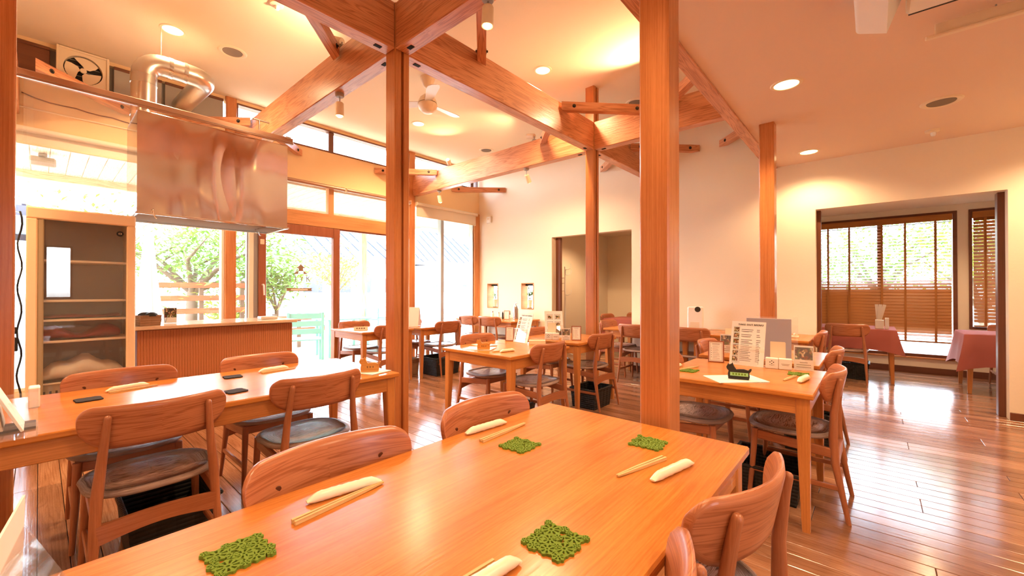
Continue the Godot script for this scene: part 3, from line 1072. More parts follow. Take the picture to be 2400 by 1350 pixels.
func tree(at: Vector3, h: float, r: float, leaves: int, m: Material, sd: int, label: String) -> void:
	var g := RandomNumberGenerator.new()
	g.seed = 100 + sd
	var t := thing("garden_tree" if h > 1.6 else "garden_shrub", label, "tree" if h > 1.6 else "shrub", at)
	var s := st(true)
	var ends := []
	var fork := h * 0.42
	tube(s, [Vector3(0, 0, 0), Vector3(0.04, fork * 0.5, 0.03), Vector3(0, fork, 0)], [0.06 * r + 0.02, 0.05 * r + 0.02, 0.045 * r + 0.015], 8)
	for k in 7:
		var a := TAU * k / 7.0 + g.randf() * 0.6
		var len_ := r * g.randf_range(0.7, 1.0)
		var tip := Vector3(cos(a) * len_, fork + (h - fork) * g.randf_range(0.25, 0.95), sin(a) * len_)
		var mid := Vector3(cos(a + 0.3) * len_ * 0.45, fork + (tip.y - fork) * 0.55, sin(a + 0.3) * len_ * 0.45)
		tube(s, [Vector3(0, fork - 0.05, 0), mid, tip], [0.03 * r + 0.008, 0.018 * r + 0.005, 0.004], 6)
		ends.append(tip)
		ends.append(mid)
		var tip2 := mid + Vector3(g.randf_range(-0.5, 0.5), g.randf_range(0.1, 0.5), g.randf_range(-0.5, 0.5)) * r
		tube(s, [mid, tip2], [0.012 * r + 0.004, 0.003], 5)
		ends.append(tip2)
	part("trunk", fin(s, Vector3.UP), mt.bark, t)
	var lf := st()
	var q := [Vector3(0, 0, 0), Vector3(0.022, 0.008, 0.05), Vector3(0, 0, 0.11), Vector3(-0.022, 0.008, 0.05)]
	tri(lf, q[0], q[1], q[2], Vector3.UP)
	tri(lf, q[0], q[2], q[3], Vector3.UP)
	var mm := MultiMesh.new()
	mm.transform_format = MultiMesh.TRANSFORM_3D
	mm.mesh = fin(lf)
	mm.instance_count = leaves
	for i in leaves:
		var e: Vector3 = ends[g.randi() % ends.size()]
		var p := e + Vector3(g.randfn(0, 0.22), g.randfn(0, 0.20), g.randfn(0, 0.22)) * maxf(r, 0.7)
		var b := Basis.from_euler(Vector3(g.randf_range(-0.9, 0.5), g.randf() * TAU, g.randf_range(-0.5, 0.5))).scaled(Vector3.ONE * g.randf_range(0.8, 1.6))
		mm.set_instance_transform(i, Transform3D(b, p))
	var o := MultiMeshInstance3D.new()
	o.name = "foliage"
	o.multimesh = mm
	o.material_override = m
	o.set_meta("kind", "stuff")
	t.add_child(o)

func house(at: Vector3, wz: float, wx: float, eave: float, top: float, n: int, label: String) -> void:
	var t := thing("house", label, "house", at)
	var s := st()
	bx(s, Vector3(0, eave * 0.5, 0), Vector3(wx, eave, wz))
	part("wall", fin(s), mt.pale_house, t)
	s = st()
	# hipped roof
	var a := wx * 0.5 + 0.6
	var b := wz * 0.5 + 0.6
	var y0 := eave - 0.1
	var rz := maxf(0.4, b - a)
	var c := [Vector3(-a, y0, -b), Vector3(a, y0, -b), Vector3(a, y0, b), Vector3(-a, y0, b)]
	var r1 := Vector3(0, top, -rz)
	var r2 := Vector3(0, top, rz)
	quad(s, c[1], c[2], r2, r1, Vector3(1, 1, 0))
	quad(s, c[3], c[0], r1, r2, Vector3(-1, 1, 0))
	tri(s, c[0], c[1], r1, Vector3(0, 1, -1))
	tri(s, c[2], c[3], r2, Vector3(0, 1, 1))
	quad(s, c[0], c[1], c[2], c[3], Vector3.DOWN)
	var roof := part("roof", fin(s), mt.tile, t)
	s = st()
	for e in [-1.0, 1.0]:
		bx(s, Vector3(e * a, y0 - 0.08, 0), Vector3(0.06, 0.20, b * 2.0))
		bx(s, Vector3(0, y0 - 0.08, e * b), Vector3(a * 2.0, 0.20, 0.06))
	part("fascia", fin(s), mt.house_glass, roof)
	s = st()
	for k in 14:
		var z := lerpf(-b + 0.3, b - 0.3, k / 13.0)
		var f := clampf((b - absf(z)) / maxf(0.01, b - rz), 0.0, 1.0)
		bar(s, Vector3(a, y0 + 0.03, z), Vector3(a * (1.0 - f), lerpf(y0, top, f) + 0.03, z), 0.06, 0.06)
	bar(s, r1, r2, 0.14, 0.14)
	part("ridge_rib", fin(s), mt.house_glass, roof)
	for k in n:
		var z := lerpf(-wz * 0.4, wz * 0.4, (k + 0.5) / n)
		s = st()
		bx(s, Vector3(wx * 0.5 + 0.02, 1.75, z), Vector3(0.08, 0.95, wz * 0.5 / n + 0.15))
		var f := part("window", fin(s), mt.alu, t)
		s = st()
		bx(s, Vector3(wx * 0.5 + 0.05, 1.75, z), Vector3(0.04, 0.80, wz * 0.5 / n))
		part("pane", fin(s), mt.house_glass, f)

# ---------------------------------------------------------------- posts, beams, braces
func post(at: Vector2, w: float, h: float, groove: bool, label: String, z_depth := 0.12) -> void:
	var t := w * 0.5
	var d := z_depth * 0.5
	var ch := 0.007
	var p := PackedVector2Array([Vector2(-t + ch, -d), Vector2(t - ch, -d), Vector2(t, -d + ch)])
	if groove:
		p.append_array(PackedVector2Array([Vector2(t, -0.011), Vector2(t - 0.022, -0.011), Vector2(t - 0.022, 0.011), Vector2(t, 0.011)]))
	p.append_array(PackedVector2Array([Vector2(t, d - ch), Vector2(t - ch, d), Vector2(-t + ch, d), Vector2(-t, d - ch), Vector2(-t, -d + ch)]))
	var s := st()
	# drawing plane: x stays x, y of the drawing runs to Godot z, extruded along y
	extr(s, p, h, Transform3D(Basis(Vector3.RIGHT, Vector3.BACK, Vector3.UP), Vector3(0, h * 0.5, 0)))
	one("timber_post", fin(s, Vector3.UP, rng.randf() * 3.0), mt.post, label, "post", "", P(at.x, 0, at.y))

func beam(a: Vector3, b: Vector3, label: String, pockets: Array) -> void:
	var c := (a + b) * 0.5
	var along_x := absf(a.x - b.x) > absf(a.z - b.z)
	var ln := a.distance_to(b)
	var s := st()
	bx(s, Vector3.ZERO, Vector3(ln, 0.33, 0.116), 0.006)
	var t := thing("crossbeam", label, "beam", c, 0.0 if along_x else 90.0)
	part("timber", fin(s, Vector3.RIGHT, rng.randf() * 4.0), mt.beam, t)
	for k in pockets: # distance along the beam from its middle
		s = st()
		bx(s, Vector3(k, -0.165, 0), Vector3(0.052, 0.006, 0.03))
		part("bolt_pocket", fin(s), mt.bolt_hole, t)

func brace(a: Vector2, b: Vector2, label: String) -> void:
	var pa := P(a.x, 3.19, a.y)
	var pb := P(b.x, 3.19, b.y)
	var d := pb - pa
	var ln := d.length()
	var t := thing("corner_brace", label, "brace", (pa + pb) * 0.5, rad_to_deg(atan2(-d.z, d.x)))
	var s := st()
	# ends cut at forty-five degrees so that they sit flat on beam and wall
	var hw := 0.036
	var hl := ln * 0.5
	var corner := Vector2(a.x, b.y)
	var near := func(v: float, lines: Array) -> bool: return lines.any(func(l): return absf(l - v) < 0.1)
	if not (near.call(a.x, [-2.57, -6.17, -1.0]) and near.call(b.y, [1.69, 4.42, -0.11, 6.02])):
		corner = Vector2(b.x, a.y)
	var turn := atan2(-d.z, d.x)
	var away := (pa + pb) * 0.5 - P(corner.x, 3.19, corner.y)
	var sg := 1.0 if away.dot(Vector3(-sin(turn), 0, -cos(turn))) > 0.0 else -1.0
	var poly := PackedVector2Array([Vector2(-hl - hw * sg, -hw), Vector2(hl + hw * sg, -hw), Vector2(hl - hw * sg, hw), Vector2(-hl + hw * sg, hw)])
	extr(s, poly, 0.09, Transform3D(Basis(Vector3.RIGHT, Vector3.BACK, Vector3.UP), Vector3()))
	part("timber", fin(s, Vector3.RIGHT, rng.randf() * 4.0), mt.beam, t)
	for e in [-1.0, 1.0]:
		for side in [-1.0, 1.0]:
			s = st(true)
			var c := Vector3(e * (hl - 0.10), 0, side * (hw + 0.001))
			lathe(s, c, [Vector2(0.0, 0.003), Vector2(0.020, 0.003), Vector2(0.020, 0.0), Vector2(0.0, 0.0)], 14, false, Basis(Vector3.RIGHT, side * PI / 2))
			var w := part("washer", fin(s), mt.dark, t)
			s = st(true)
			lathe(s, c, [Vector2(0.0, 0.016), Vector2(0.009, 0.014), Vector2(0.010, 0.0)], 8, false, Basis(Vector3.RIGHT, side * PI / 2))
			part("bolt", fin(s), mt.bolt, w)

func timber() -> void:
	post(Vector2(-2.57, 1.69), 0.12, 3.24, true, "grooved reddish timber post where four ceiling beams cross, in front of the garden doors")
	post(Vector2(-2.57, 4.42), 0.12, CEIL, true, "slender timber post rising through the beams in front of the inner doorway")
	post(Vector2(-0.654, 1.66), 0.12, LOW, false, "broad bright orange timber post at the end of the front table")
	post(Vector2(-0.73, 4.42), 0.12, LOW, false, "orange timber post reaching the low ceiling behind the take-out menu")
	post(Vector2(-3.30, -0.142), 0.12, 2.91, false, "dark red timber post beside the glass-door fridge")
	post(Vector2(-6.195, 1.60), 0.115, CEIL, false, "timber post in the window wall between counter window and door")
	post(Vector2(-6.195, 4.35), 0.10, CEIL, false, "timber post in the window wall beside the tall corner window")
	var h := 3.075
	beam(P(-2.57, h, 1.752), P(-2.57, h, 4.358), "long grained beam running from the grooved post to the slender post", [-1.2, 1.2])
	beam(P(-2.57, h, 4.482), P(-2.57, h, 6.018), "short beam from the slender post into the far wall", [-0.66])
	beam(P(-2.57, h, -0.048), P(-2.57, h, 1.628), "overhead beam coming towards the viewer from the grooved post", [0.74])
	beam(P(-2.57, h, -2.55), P(-2.57, h, -0.172), "overhead beam behind the dark red post", [])
	beam(P(-6.165, h, 1.69), P(-2.632, h, 1.69), "long beam from the grooved post over to the stainless hood", [1.66])
	beam(P(-2.508, h, 1.69), P(-0.995, h, 1.69), "beam from the grooved post towards the broad orange post", [-0.66])
	beam(P(-6.165, h, 4.42), P(-2.632, h, 4.42), "knotty beam from the slender post to the window wall", [1.66])
	beam(P(-2.508, h, 4.42), P(-0.995, h, 4.42), "knotty beam from the slender post to the low ceiling edge", [-0.66])
	beam(P(-6.165, h, -0.19), P(-2.632, h, -0.19), "beam from the dark red post to the exhaust fan wall", [])
	var e := 0.036 * 1.0
	brace(Vector2(-2.51 + 0.02, 3.70), Vector2(-1.87, 4.36 - 0.02), "diagonal brace in front of the slender post, its end against the long grained beam")
	brace(Vector2(-3.25, 4.36 - 0.02), Vector2(-2.63 - 0.02, 3.74), "diagonal brace behind the long grained beam, on top of the knotty beam")
	brace(Vector2(-3.34, 1.63 - 0.02), Vector2(-2.65, 0.94), "diagonal brace beside the glowing up-light near the grooved post")
	brace(Vector2(-1.80, 1.75 + 0.02), Vector2(-2.49, 2.46), "diagonal brace hanging beside the white spot lamp at the top edge")
	brace(Vector2(-5.50, 4.34), Vector2(-6.15, 3.66), "diagonal brace from the window wall to the knotty beam")
	brace(Vector2(-6.15, 2.42), Vector2(-5.50, 1.77), "diagonal brace from the wall to the beam, showing past the hood")
	brace(Vector2(-5.50, 1.61), Vector2(-6.15, 0.96), "diagonal brace above the hood, left of the beam end")
	brace(Vector2(-6.15, 0.62), Vector2(-5.50, -0.03), "diagonal brace below the exhaust fan")
	brace(Vector2(-5.46, 6.0), Vector2(-6.15, 5.31), "diagonal brace across the corner above the tall window")
	brace(Vector2(-2.65, 5.36), Vector2(-3.29, 6.0), "diagonal brace from the far wall, seen past the slender post")
	brace(Vector2(-1.85, 6.0), Vector2(-2.49, 5.36), "diagonal brace on the far wall, seen past the broad orange post")
	brace(Vector2(-1.02, 5.52), Vector2(-1.50, 6.0), "short diagonal brace under the wooden strip at the far wall")
	brace(Vector2(-1.62, 4.34), Vector2(-1.03, 3.75), "diagonal brace behind the broad orange post, meeting the wooden strip")

# ---------------------------------------------------------------- lamps and other things at the ceiling
func downlight(x: float, z: float, h: float, e: float, label: String) -> void:
	var t := thing("downlight", label, "lamp", P(x, h, z), 0, "round recessed ceiling lamps")
	var s := st(true)
	lathe(s, Vector3(), [Vector2(0.078, 0.0), Vector2(0.080, -0.006), Vector2(0.098, -0.006), Vector2(0.104, 0.0)], 32)
	part("trim_ring", fin(s), mt.cream, t)
	s = st(true)
	lathe(s, Vector3(), [Vector2(0.0, -0.005), Vector2(0.078, -0.003), Vector2(0.078, 0.0)], 28)
	part("lamp_face", fin(s), mt.lamp_face, t)
	var l := SpotLight3D.new()
	l.name = "light"
	l.position = Vector3(0, -0.03, 0)
	l.rotation.x = -PI / 2
	l.spot_angle = 72.0
	l.spot_angle_attenuation = 0.6
	l.spot_range = 14.0
	l.spot_attenuation = 2.0
	l.light_color = WARM
	l.light_energy = e
	l.light_size = 0.07
	l.shadow_enabled = true
	t.add_child(l)

func spot(base: Vector3, dir: Vector3, drop: float, e: float, angle: float, label: String, scale_ := 1.0, up := false) -> void:
	var t := thing("spot_lamp", label, "lamp", base, 0, "small cylinder spot lamps on the beams")
	var sg := 1.0 if up else -1.0
	var s := st(true)
	lathe(s, Vector3(), [Vector2(0.0, 0.0), Vector2(0.036, 0.0), Vector2(0.036, sg * 0.022), Vector2(0.030, sg * 0.030), Vector2(0.0, sg * 0.030)], 18)
	part("mount", fin(s), mt.grey_plastic, t)
	s = st(true)
	var joint := Vector3(0, sg * (0.03 + drop), 0)
	tube(s, [Vector3(0, sg * 0.028, 0), joint], [0.006, 0.006], 8)
	part("stem", fin(s), mt.alu, t)
	var d := dir.normalized()
	var ref := Vector3.RIGHT if absf(d.x) < 0.8 else Vector3.BACK
	var y := -d
	var x := ref.cross(y).normalized()
	var b := Basis(x, y, x.cross(y))
	var c := joint + d * 0.02
	s = st(true)
	lathe(s, c, [Vector2(0.0, 0.02), Vector2(0.030, 0.02), Vector2(0.033, 0.014), Vector2(0.036, -0.095), Vector2(0.031, -0.095), Vector2(0.030, -0.085)], 20, false, b)
	part("barrel", fin(s), mt.cream, t)
	s = st(true)
	lathe(s, c, [Vector2(0.0, -0.108), Vector2(0.016, -0.104), Vector2(0.028, -0.090), Vector2(0.0, -0.082)], 16, true, b)
	part("bulb_light", fin(s), mt.bulb_light, t)
	var l := SpotLight3D.new()
	l.name = "light"
	l.position = c + d * 0.125
	l.basis = Basis.looking_at(d, ref)
	l.spot_angle = angle
	l.spot_angle_attenuation = 0.8
	l.spot_range = 12.0
	l.spot_attenuation = 2.0
	l.light_color = WARM
	l.light_energy = e
	l.light_size = 0.03
	l.shadow_enabled = true
	t.add_child(l)

func ceiling_fittings() -> void:
	downlight(-4.97, 0.82, CEIL, 5.2, "recessed ceiling lamp above the silver duct")
	downlight(-2.77, 3.69, CEIL, 5.2, "recessed ceiling lamp between the long beam and the broad orange post")
	downlight(-5.04, 3.67, CEIL, 5.2, "recessed ceiling lamp below the ceiling fan's lowest blade")
	downlight(-0.48, 3.64, LOW, 3.2, "larger-looking lamp in the low ceiling above the take-out menu table")
	downlight(-0.53, 5.58, LOW, 1.9, "lamp in the low ceiling close to the far wall")
	downlight(1.45, 5.35, LOW, 3.2, "lamp in the low ceiling beyond the picture's edge, lighting the wall end")
	downlight(-0.55, 0.75, LOW, 1.7, "lamp in the low ceiling over the front table")
	downlight(1.0, 1.6, LOW, 3.2, "lamp in the low ceiling over the aisle")
	downlight(-3.3, -0.45, CEIL, 5.0, "recessed ceiling lamp beyond the left edge of the picture, over the long table")
	downlight(-4.2, -1.2, CEIL, 5.0, "recessed ceiling lamp behind the dark red post")
	downlight(-3.7, 6.75, 2.45, 2.4, "lamp in the inner room's ceiling beyond the doorway")
	downlight(0.5, 7.2, 2.45, 2.2, "lamp in the inner room's ceiling above the red cloths")
	downlight(0.9, -1.4, LOW, 3.2, "lamp in the low ceiling behind the viewer")
	spot(P(-3.44, 2.91, 1.69), Vector3(0.02, -1, 0.02), 0.05, 2.2, 55, "hanging spot lamp under the beam that leads to the hood")
	spot(P(-3.60, 2.91, 4.42), P(-0.12, -0.9, 0.75) , 0.06, 2.6, 60, "hanging spot lamp under the knotty beam, in front of the glowing wall patch")
	spot(P(-5.49, 2.91, 4.42), P(-0.05, -1, 0.3), 0.06, 2.0, 55, "hanging spot lamp under the knotty beam near the roller shade")
	spot(P(-1.66, 2.91, 1.69), Vector3(0, -1, 0.05), 0.03, 2.0, 55, "white cylinder spot lamp cut off by the top edge of the picture")
	spot(P(-3.34, 3.24, 1.66), P(-0.85, 0.35, -0.30), 0.03, 1.3, 60, "up-light on the beam beside the diagonal brace, bulb showing", 1.0, true)
	spot(P(-5.23, 3.24, 4.42), P(0.55, 0.35, -0.75), 0.03, 0.5, 60, "up-light on the knotty beam close to the clerestory, bulb showing", 1.0, true)
	spot(P(-3.46, 3.24, 4.42), P(-0.95, 0.15, -0.1), 0.05, 0.8, 50, "white spot lamp lying level on top of the knotty beam", 1.0, true)
	spot(P(-1.75, 3.24, 4.42), P(-0.25, 0.35, -0.85), 0.03, 2.4, 60, "up-light hidden behind the broad orange post", 1.0, true)
	# speakers
	for c in [[-4.96, 1.30, CEIL, "round ceiling speaker left of the beams, beside the recessed lamp over the duct"], [-5.09, 5.14, CEIL, "round ceiling speaker above the knotty beam"], [-2.33, 5.12, CEIL, "round ceiling speaker half hidden behind the broad orange post"], [0.42, 4.80, LOW, "round ceiling speaker in the low ceiling"]]:
		var t := thing("ceiling_speaker", c[3], "speaker", P(c[0], c[2], c[1]), 0, "round ceiling speakers")
		var s := st(true)
		lathe(s, Vector3(), [Vector2(0.088, -0.004), Vector2(0.100, -0.012), Vector2(0.118, -0.010), Vector2(0.128, 0.0)], 32)
		part("rim", fin(s), mt.cream, t)
		s = st(true)
		lathe(s, Vector3(), [Vector2(0.0, -0.009), Vector2(0.086, -0.008), Vector2(0.088, 0.0)], 28)
		part("grille", fin(s), mt.grille, t)
	for c in [[-3.84, 1.33, CEIL, "small white heat detector at the top edge, left of the beams"], [0.43, 5.60, LOW, "small white sensor on the low ceiling near the far wall"]]:
		var t := thing("ceiling_sensor", c[3], "sensor", P(c[0], c[2], c[1]))
		var s := st(true)
		lathe(s, Vector3(), [Vector2(0.055, 0.0), Vector2(0.052, -0.016), Vector2(0.030, -0.024), Vector2(0.0, -0.024)], 24)
		part("base", fin(s), mt.cream, t)
		s = st(true)
		lathe(s, Vector3(0.005, -0.022, 0), [Vector2(0.020, 0.0), Vector2(0.020, -0.022), Vector2(0.014, -0.034), Vector2(0.0, -0.036)], 18)
		part("sensor_head", fin(s), mt.white, t)
	ceiling_fan()
	air_conditioner()

func ceiling_fan() -> void:
	var t := thing("ceiling_fan", "cream ceiling fan with three rounded blades", "fan", P(-3.87, CEIL, 2.945))
	var s := st(true)
	lathe(s, Vector3(), [Vector2(0.085, 0.0), Vector2(0.082, -0.03), Vector2(0.050, -0.10), Vector2(0.030, -0.12), Vector2(0.0, -0.12)], 24, true)
	part("canopy", fin(s), mt.cream, t)
	s = st(true)
	tube(s, [Vector3(0, -0.11, 0), Vector3(0, -0.21, 0)], [0.013, 0.013], 10)
	part("rod", fin(s), mt.cream, t)
	s = st(true)
	lathe(s, Vector3(0, -0.30, 0), [Vector2(0.0, 0.11), Vector2(0.045, 0.10), Vector2(0.085, 0.065), Vector2(0.105, 0.02), Vector2(0.108, 0.0)], 28, true)
	part("motor_cover", fin(s), mt.cream, t)
	s = st(true)
	lathe(s, Vector3(0, -0.30, 0), [Vector2(0.108, -0.006), Vector2(0.112, -0.012), Vector2(0.100, -0.06), Vector2(0.060, -0.10), Vector2(0.0, -0.112)], 28, true)
	part("motor_bowl", fin(s), mt.cream, t)
	for k in 3:
		var a := deg_to_rad([92.0, 215.0, -29.0][k])
		s = st()
		var p := PackedVector2Array([Vector2(0.10, -0.045), Vector2(0.40, -0.072), Vector2(0.455, -0.060), Vector2(0.475, -0.03), Vector2(0.475, 0.03), Vector2(0.455, 0.060), Vector2(0.40, 0.072), Vector2(0.10, 0.045)])
		var b := Basis(Vector3.UP, a) * Basis(Vector3.RIGHT, 0.22)
		extr(s, p, 0.008, Transform3D(b * Basis(Vector3.RIGHT, Vector3.BACK, Vector3.UP), Vector3(0, -0.30, 0)))
		part("blade", fin(s), mt.white, t)

func air_conditioner() -> void:
	var t := thing("air_conditioner", "white ceiling cassette air conditioner with a rounded side arm", "air conditioner", P(0.33, LOW, 2.36))
	var s := st()
	bx(s, Vector3(0.26, -0.062, 0.0), Vector3(0.92, 0.124, 1.12), 0.012)
	part("panel", fin(s), mt.white, t)
	# hanging arm, rolled so that its far side hangs lower
	s = st()
	var p := PackedVector2Array()
	for k in 9:
		var a := PI * 0.5 * k / 8.0
		p.append(Vector2(-0.07 + 0.025 - 0.025 * cos(a), -0.15 + 0.025 - 0.025 * sin(a)))
	p.append_array(PackedVector2Array([Vector2(0.07, -0.15), Vector2(0.07, 0.045), Vector2(-0.07, -0.0)]))
	extr(s, p, 1.22, Transform3D(Basis(Vector3.BACK, -0.36), Vector3(-0.285, -0.02, 0.06)))
	part("side_arm", fin(s), mt.white, t)
	var slot := func(half_x: float, half_z: float, r: float) -> PackedVector2Array:
		var o := PackedVector2Array()
		for c in [[1, 1, 0.0], [-1, 1, 0.5], [-1, -1, 1.0], [1, -1, 1.5]]:
			for k in 7:
				var a: float = PI * (c[2] + 0.5 * k / 6.0)
				o.append(Vector2(c[0] * (half_x - r) + cos(a) * r, c[1] * (half_z - r) + sin(a) * r))
		return o
	var flat_ := Basis(Vector3.RIGHT, Vector3.BACK, Vector3.UP)
	s = st()
	extr(s, slot.call(0.40, 0.495, 0.12), 0.006, Transform3D(flat_, Vector3(0.26, -0.126, 0.0)))
	part("intake_slot", fin(s), mt.dark, t)
	s = st()
	extr(s, slot.call(0.365, 0.46, 0.10), 0.012, Transform3D(flat_, Vector3(0.26, -0.128, 0.0)))
	part("intake_cover", fin(s), mt.white, t)
	s = st()
	bx(s, Vector3(0.26, -0.122, -0.553), Vector3(0.90, 0.008, 0.012), 0.001)
	part("outlet_slot", fin(s), mt.dark, t)
	var d := thing("air_deflector", "long cream draught deflector bar hung on a clear sheet beside the air conditioner", "deflector", P(0.62, LOW, 3.36))
	s = st()
	bx(s, Vector3(0.02, -0.045, 0.0), Vector3(0.74, 0.07, 0.012), 0.003)
	part("blade", fin(s), mt.cream, d)
	s = st()
	bx(s, Vector3(0.0, -0.085, 0.012), Vector3(0.78, 0.016, 0.03), 0.004)
	part("lip", fin(s), mt.cream, d)
	for x in [-0.12, 0.3]:
		s = st(true)
		tube(s, [Vector3(x, -0.01, 0), Vector3(x, 0.0, 0)], [0.004, 0.004], 6)
		part("hanger", fin(s), mt.alu, d)

# ---------------------------------------------------------------- counter, fridge, hood
func kitchen_side() -> void:
	fridge()
	counter()
	hood()
	duct()
	exhaust_fan()
	var s := st()
	var t := thing("board_panel", "grey-brown boards closing the clerestory behind the duct", "panel", P(-6.15, 3.30, 0.6))
	bx(s, Vector3(-0.095, 0.17, 0), Vector3(0.03, 0.338, 1.83))
	part("backing", fin(s), mt.grey_plastic, t)
	for c in [[-0.26, 0.06], [0.52, 0.92], [0.95, 1.52]]:
		s = st()
		bx(s, Vector3(-0.05, 0.17, -((c[0] + c[1]) * 0.5 - 0.6)), Vector3(0.06, 0.33, c[1] - c[0]), 0.004)
		part("board", fin(s), mt.grey_plastic if c[0] > 0.4 else mt.dark_trim, t)
		s = st()
		bx(s, Vector3(-0.015, 0.325, -((c[0] + c[1]) * 0.5 - 0.6)), Vector3(0.02, 0.03, c[1] - c[0]), 0.003)
		part("batten", fin(s), mt.dark_trim, t)
	# lengthwise trims and the cable on the wall band
	s = st()
	rb(s, -6.17, -6.155, 2.985, 3.0, -0.30, 1.54, 0.003)
	rb(s, -6.17, -6.150, 3.29, 3.312, -0.30, 1.54, 0.003)
	struct("trim_6", fin(s, Vector3(0, 0, 1)), mt.cream, "thin cream trims along the plaster band behind the hood rail")
	s = st(true)
	var pts := []
	for k in 14:
		pts.append(P(-6.16, 3.10 - 0.004 * k + (0.03 if k == 0 else 0.0) + 0.006 * sin(k * 2.0), -0.12 + k * 0.09))
	tube(s, pts, [0.006], 6)
	one("wall_cable", fin(s), mt.dark_trim, "brown cable clipped along the plaster band below the exhaust fan", "cable")
	s = st(true)
	pts = []
	for k in 40:
		var f := k / 39.0
		pts.append(P(-4.70 + 0.02 * sin(k * 1.3), lerpf(1.80, 0.006, f), -0.094 + 0.011 * sin(k * 0.9)))
	tube(s, pts, [0.006], 6)
	one("power_cord", fin(s), mt.dark, "dark wavy power cord hanging beside the fridge", "cable")
	t = thing("socket_block", "dark socket strip with the plug beside the fridge", "socket", P(-4.70, 0.83, -0.125))
	s = st()
	bx(s, Vector3(), Vector3(0.05, 0.10, 0.05), 0.004)
	part("body", fin(s), mt.dark, t)
	s = st()
	bx(s, Vector3(0, 0.10, 0), Vector3(0.03, 0.05, 0.04), 0.004)
	part("plug", fin(s), mt.black, t)

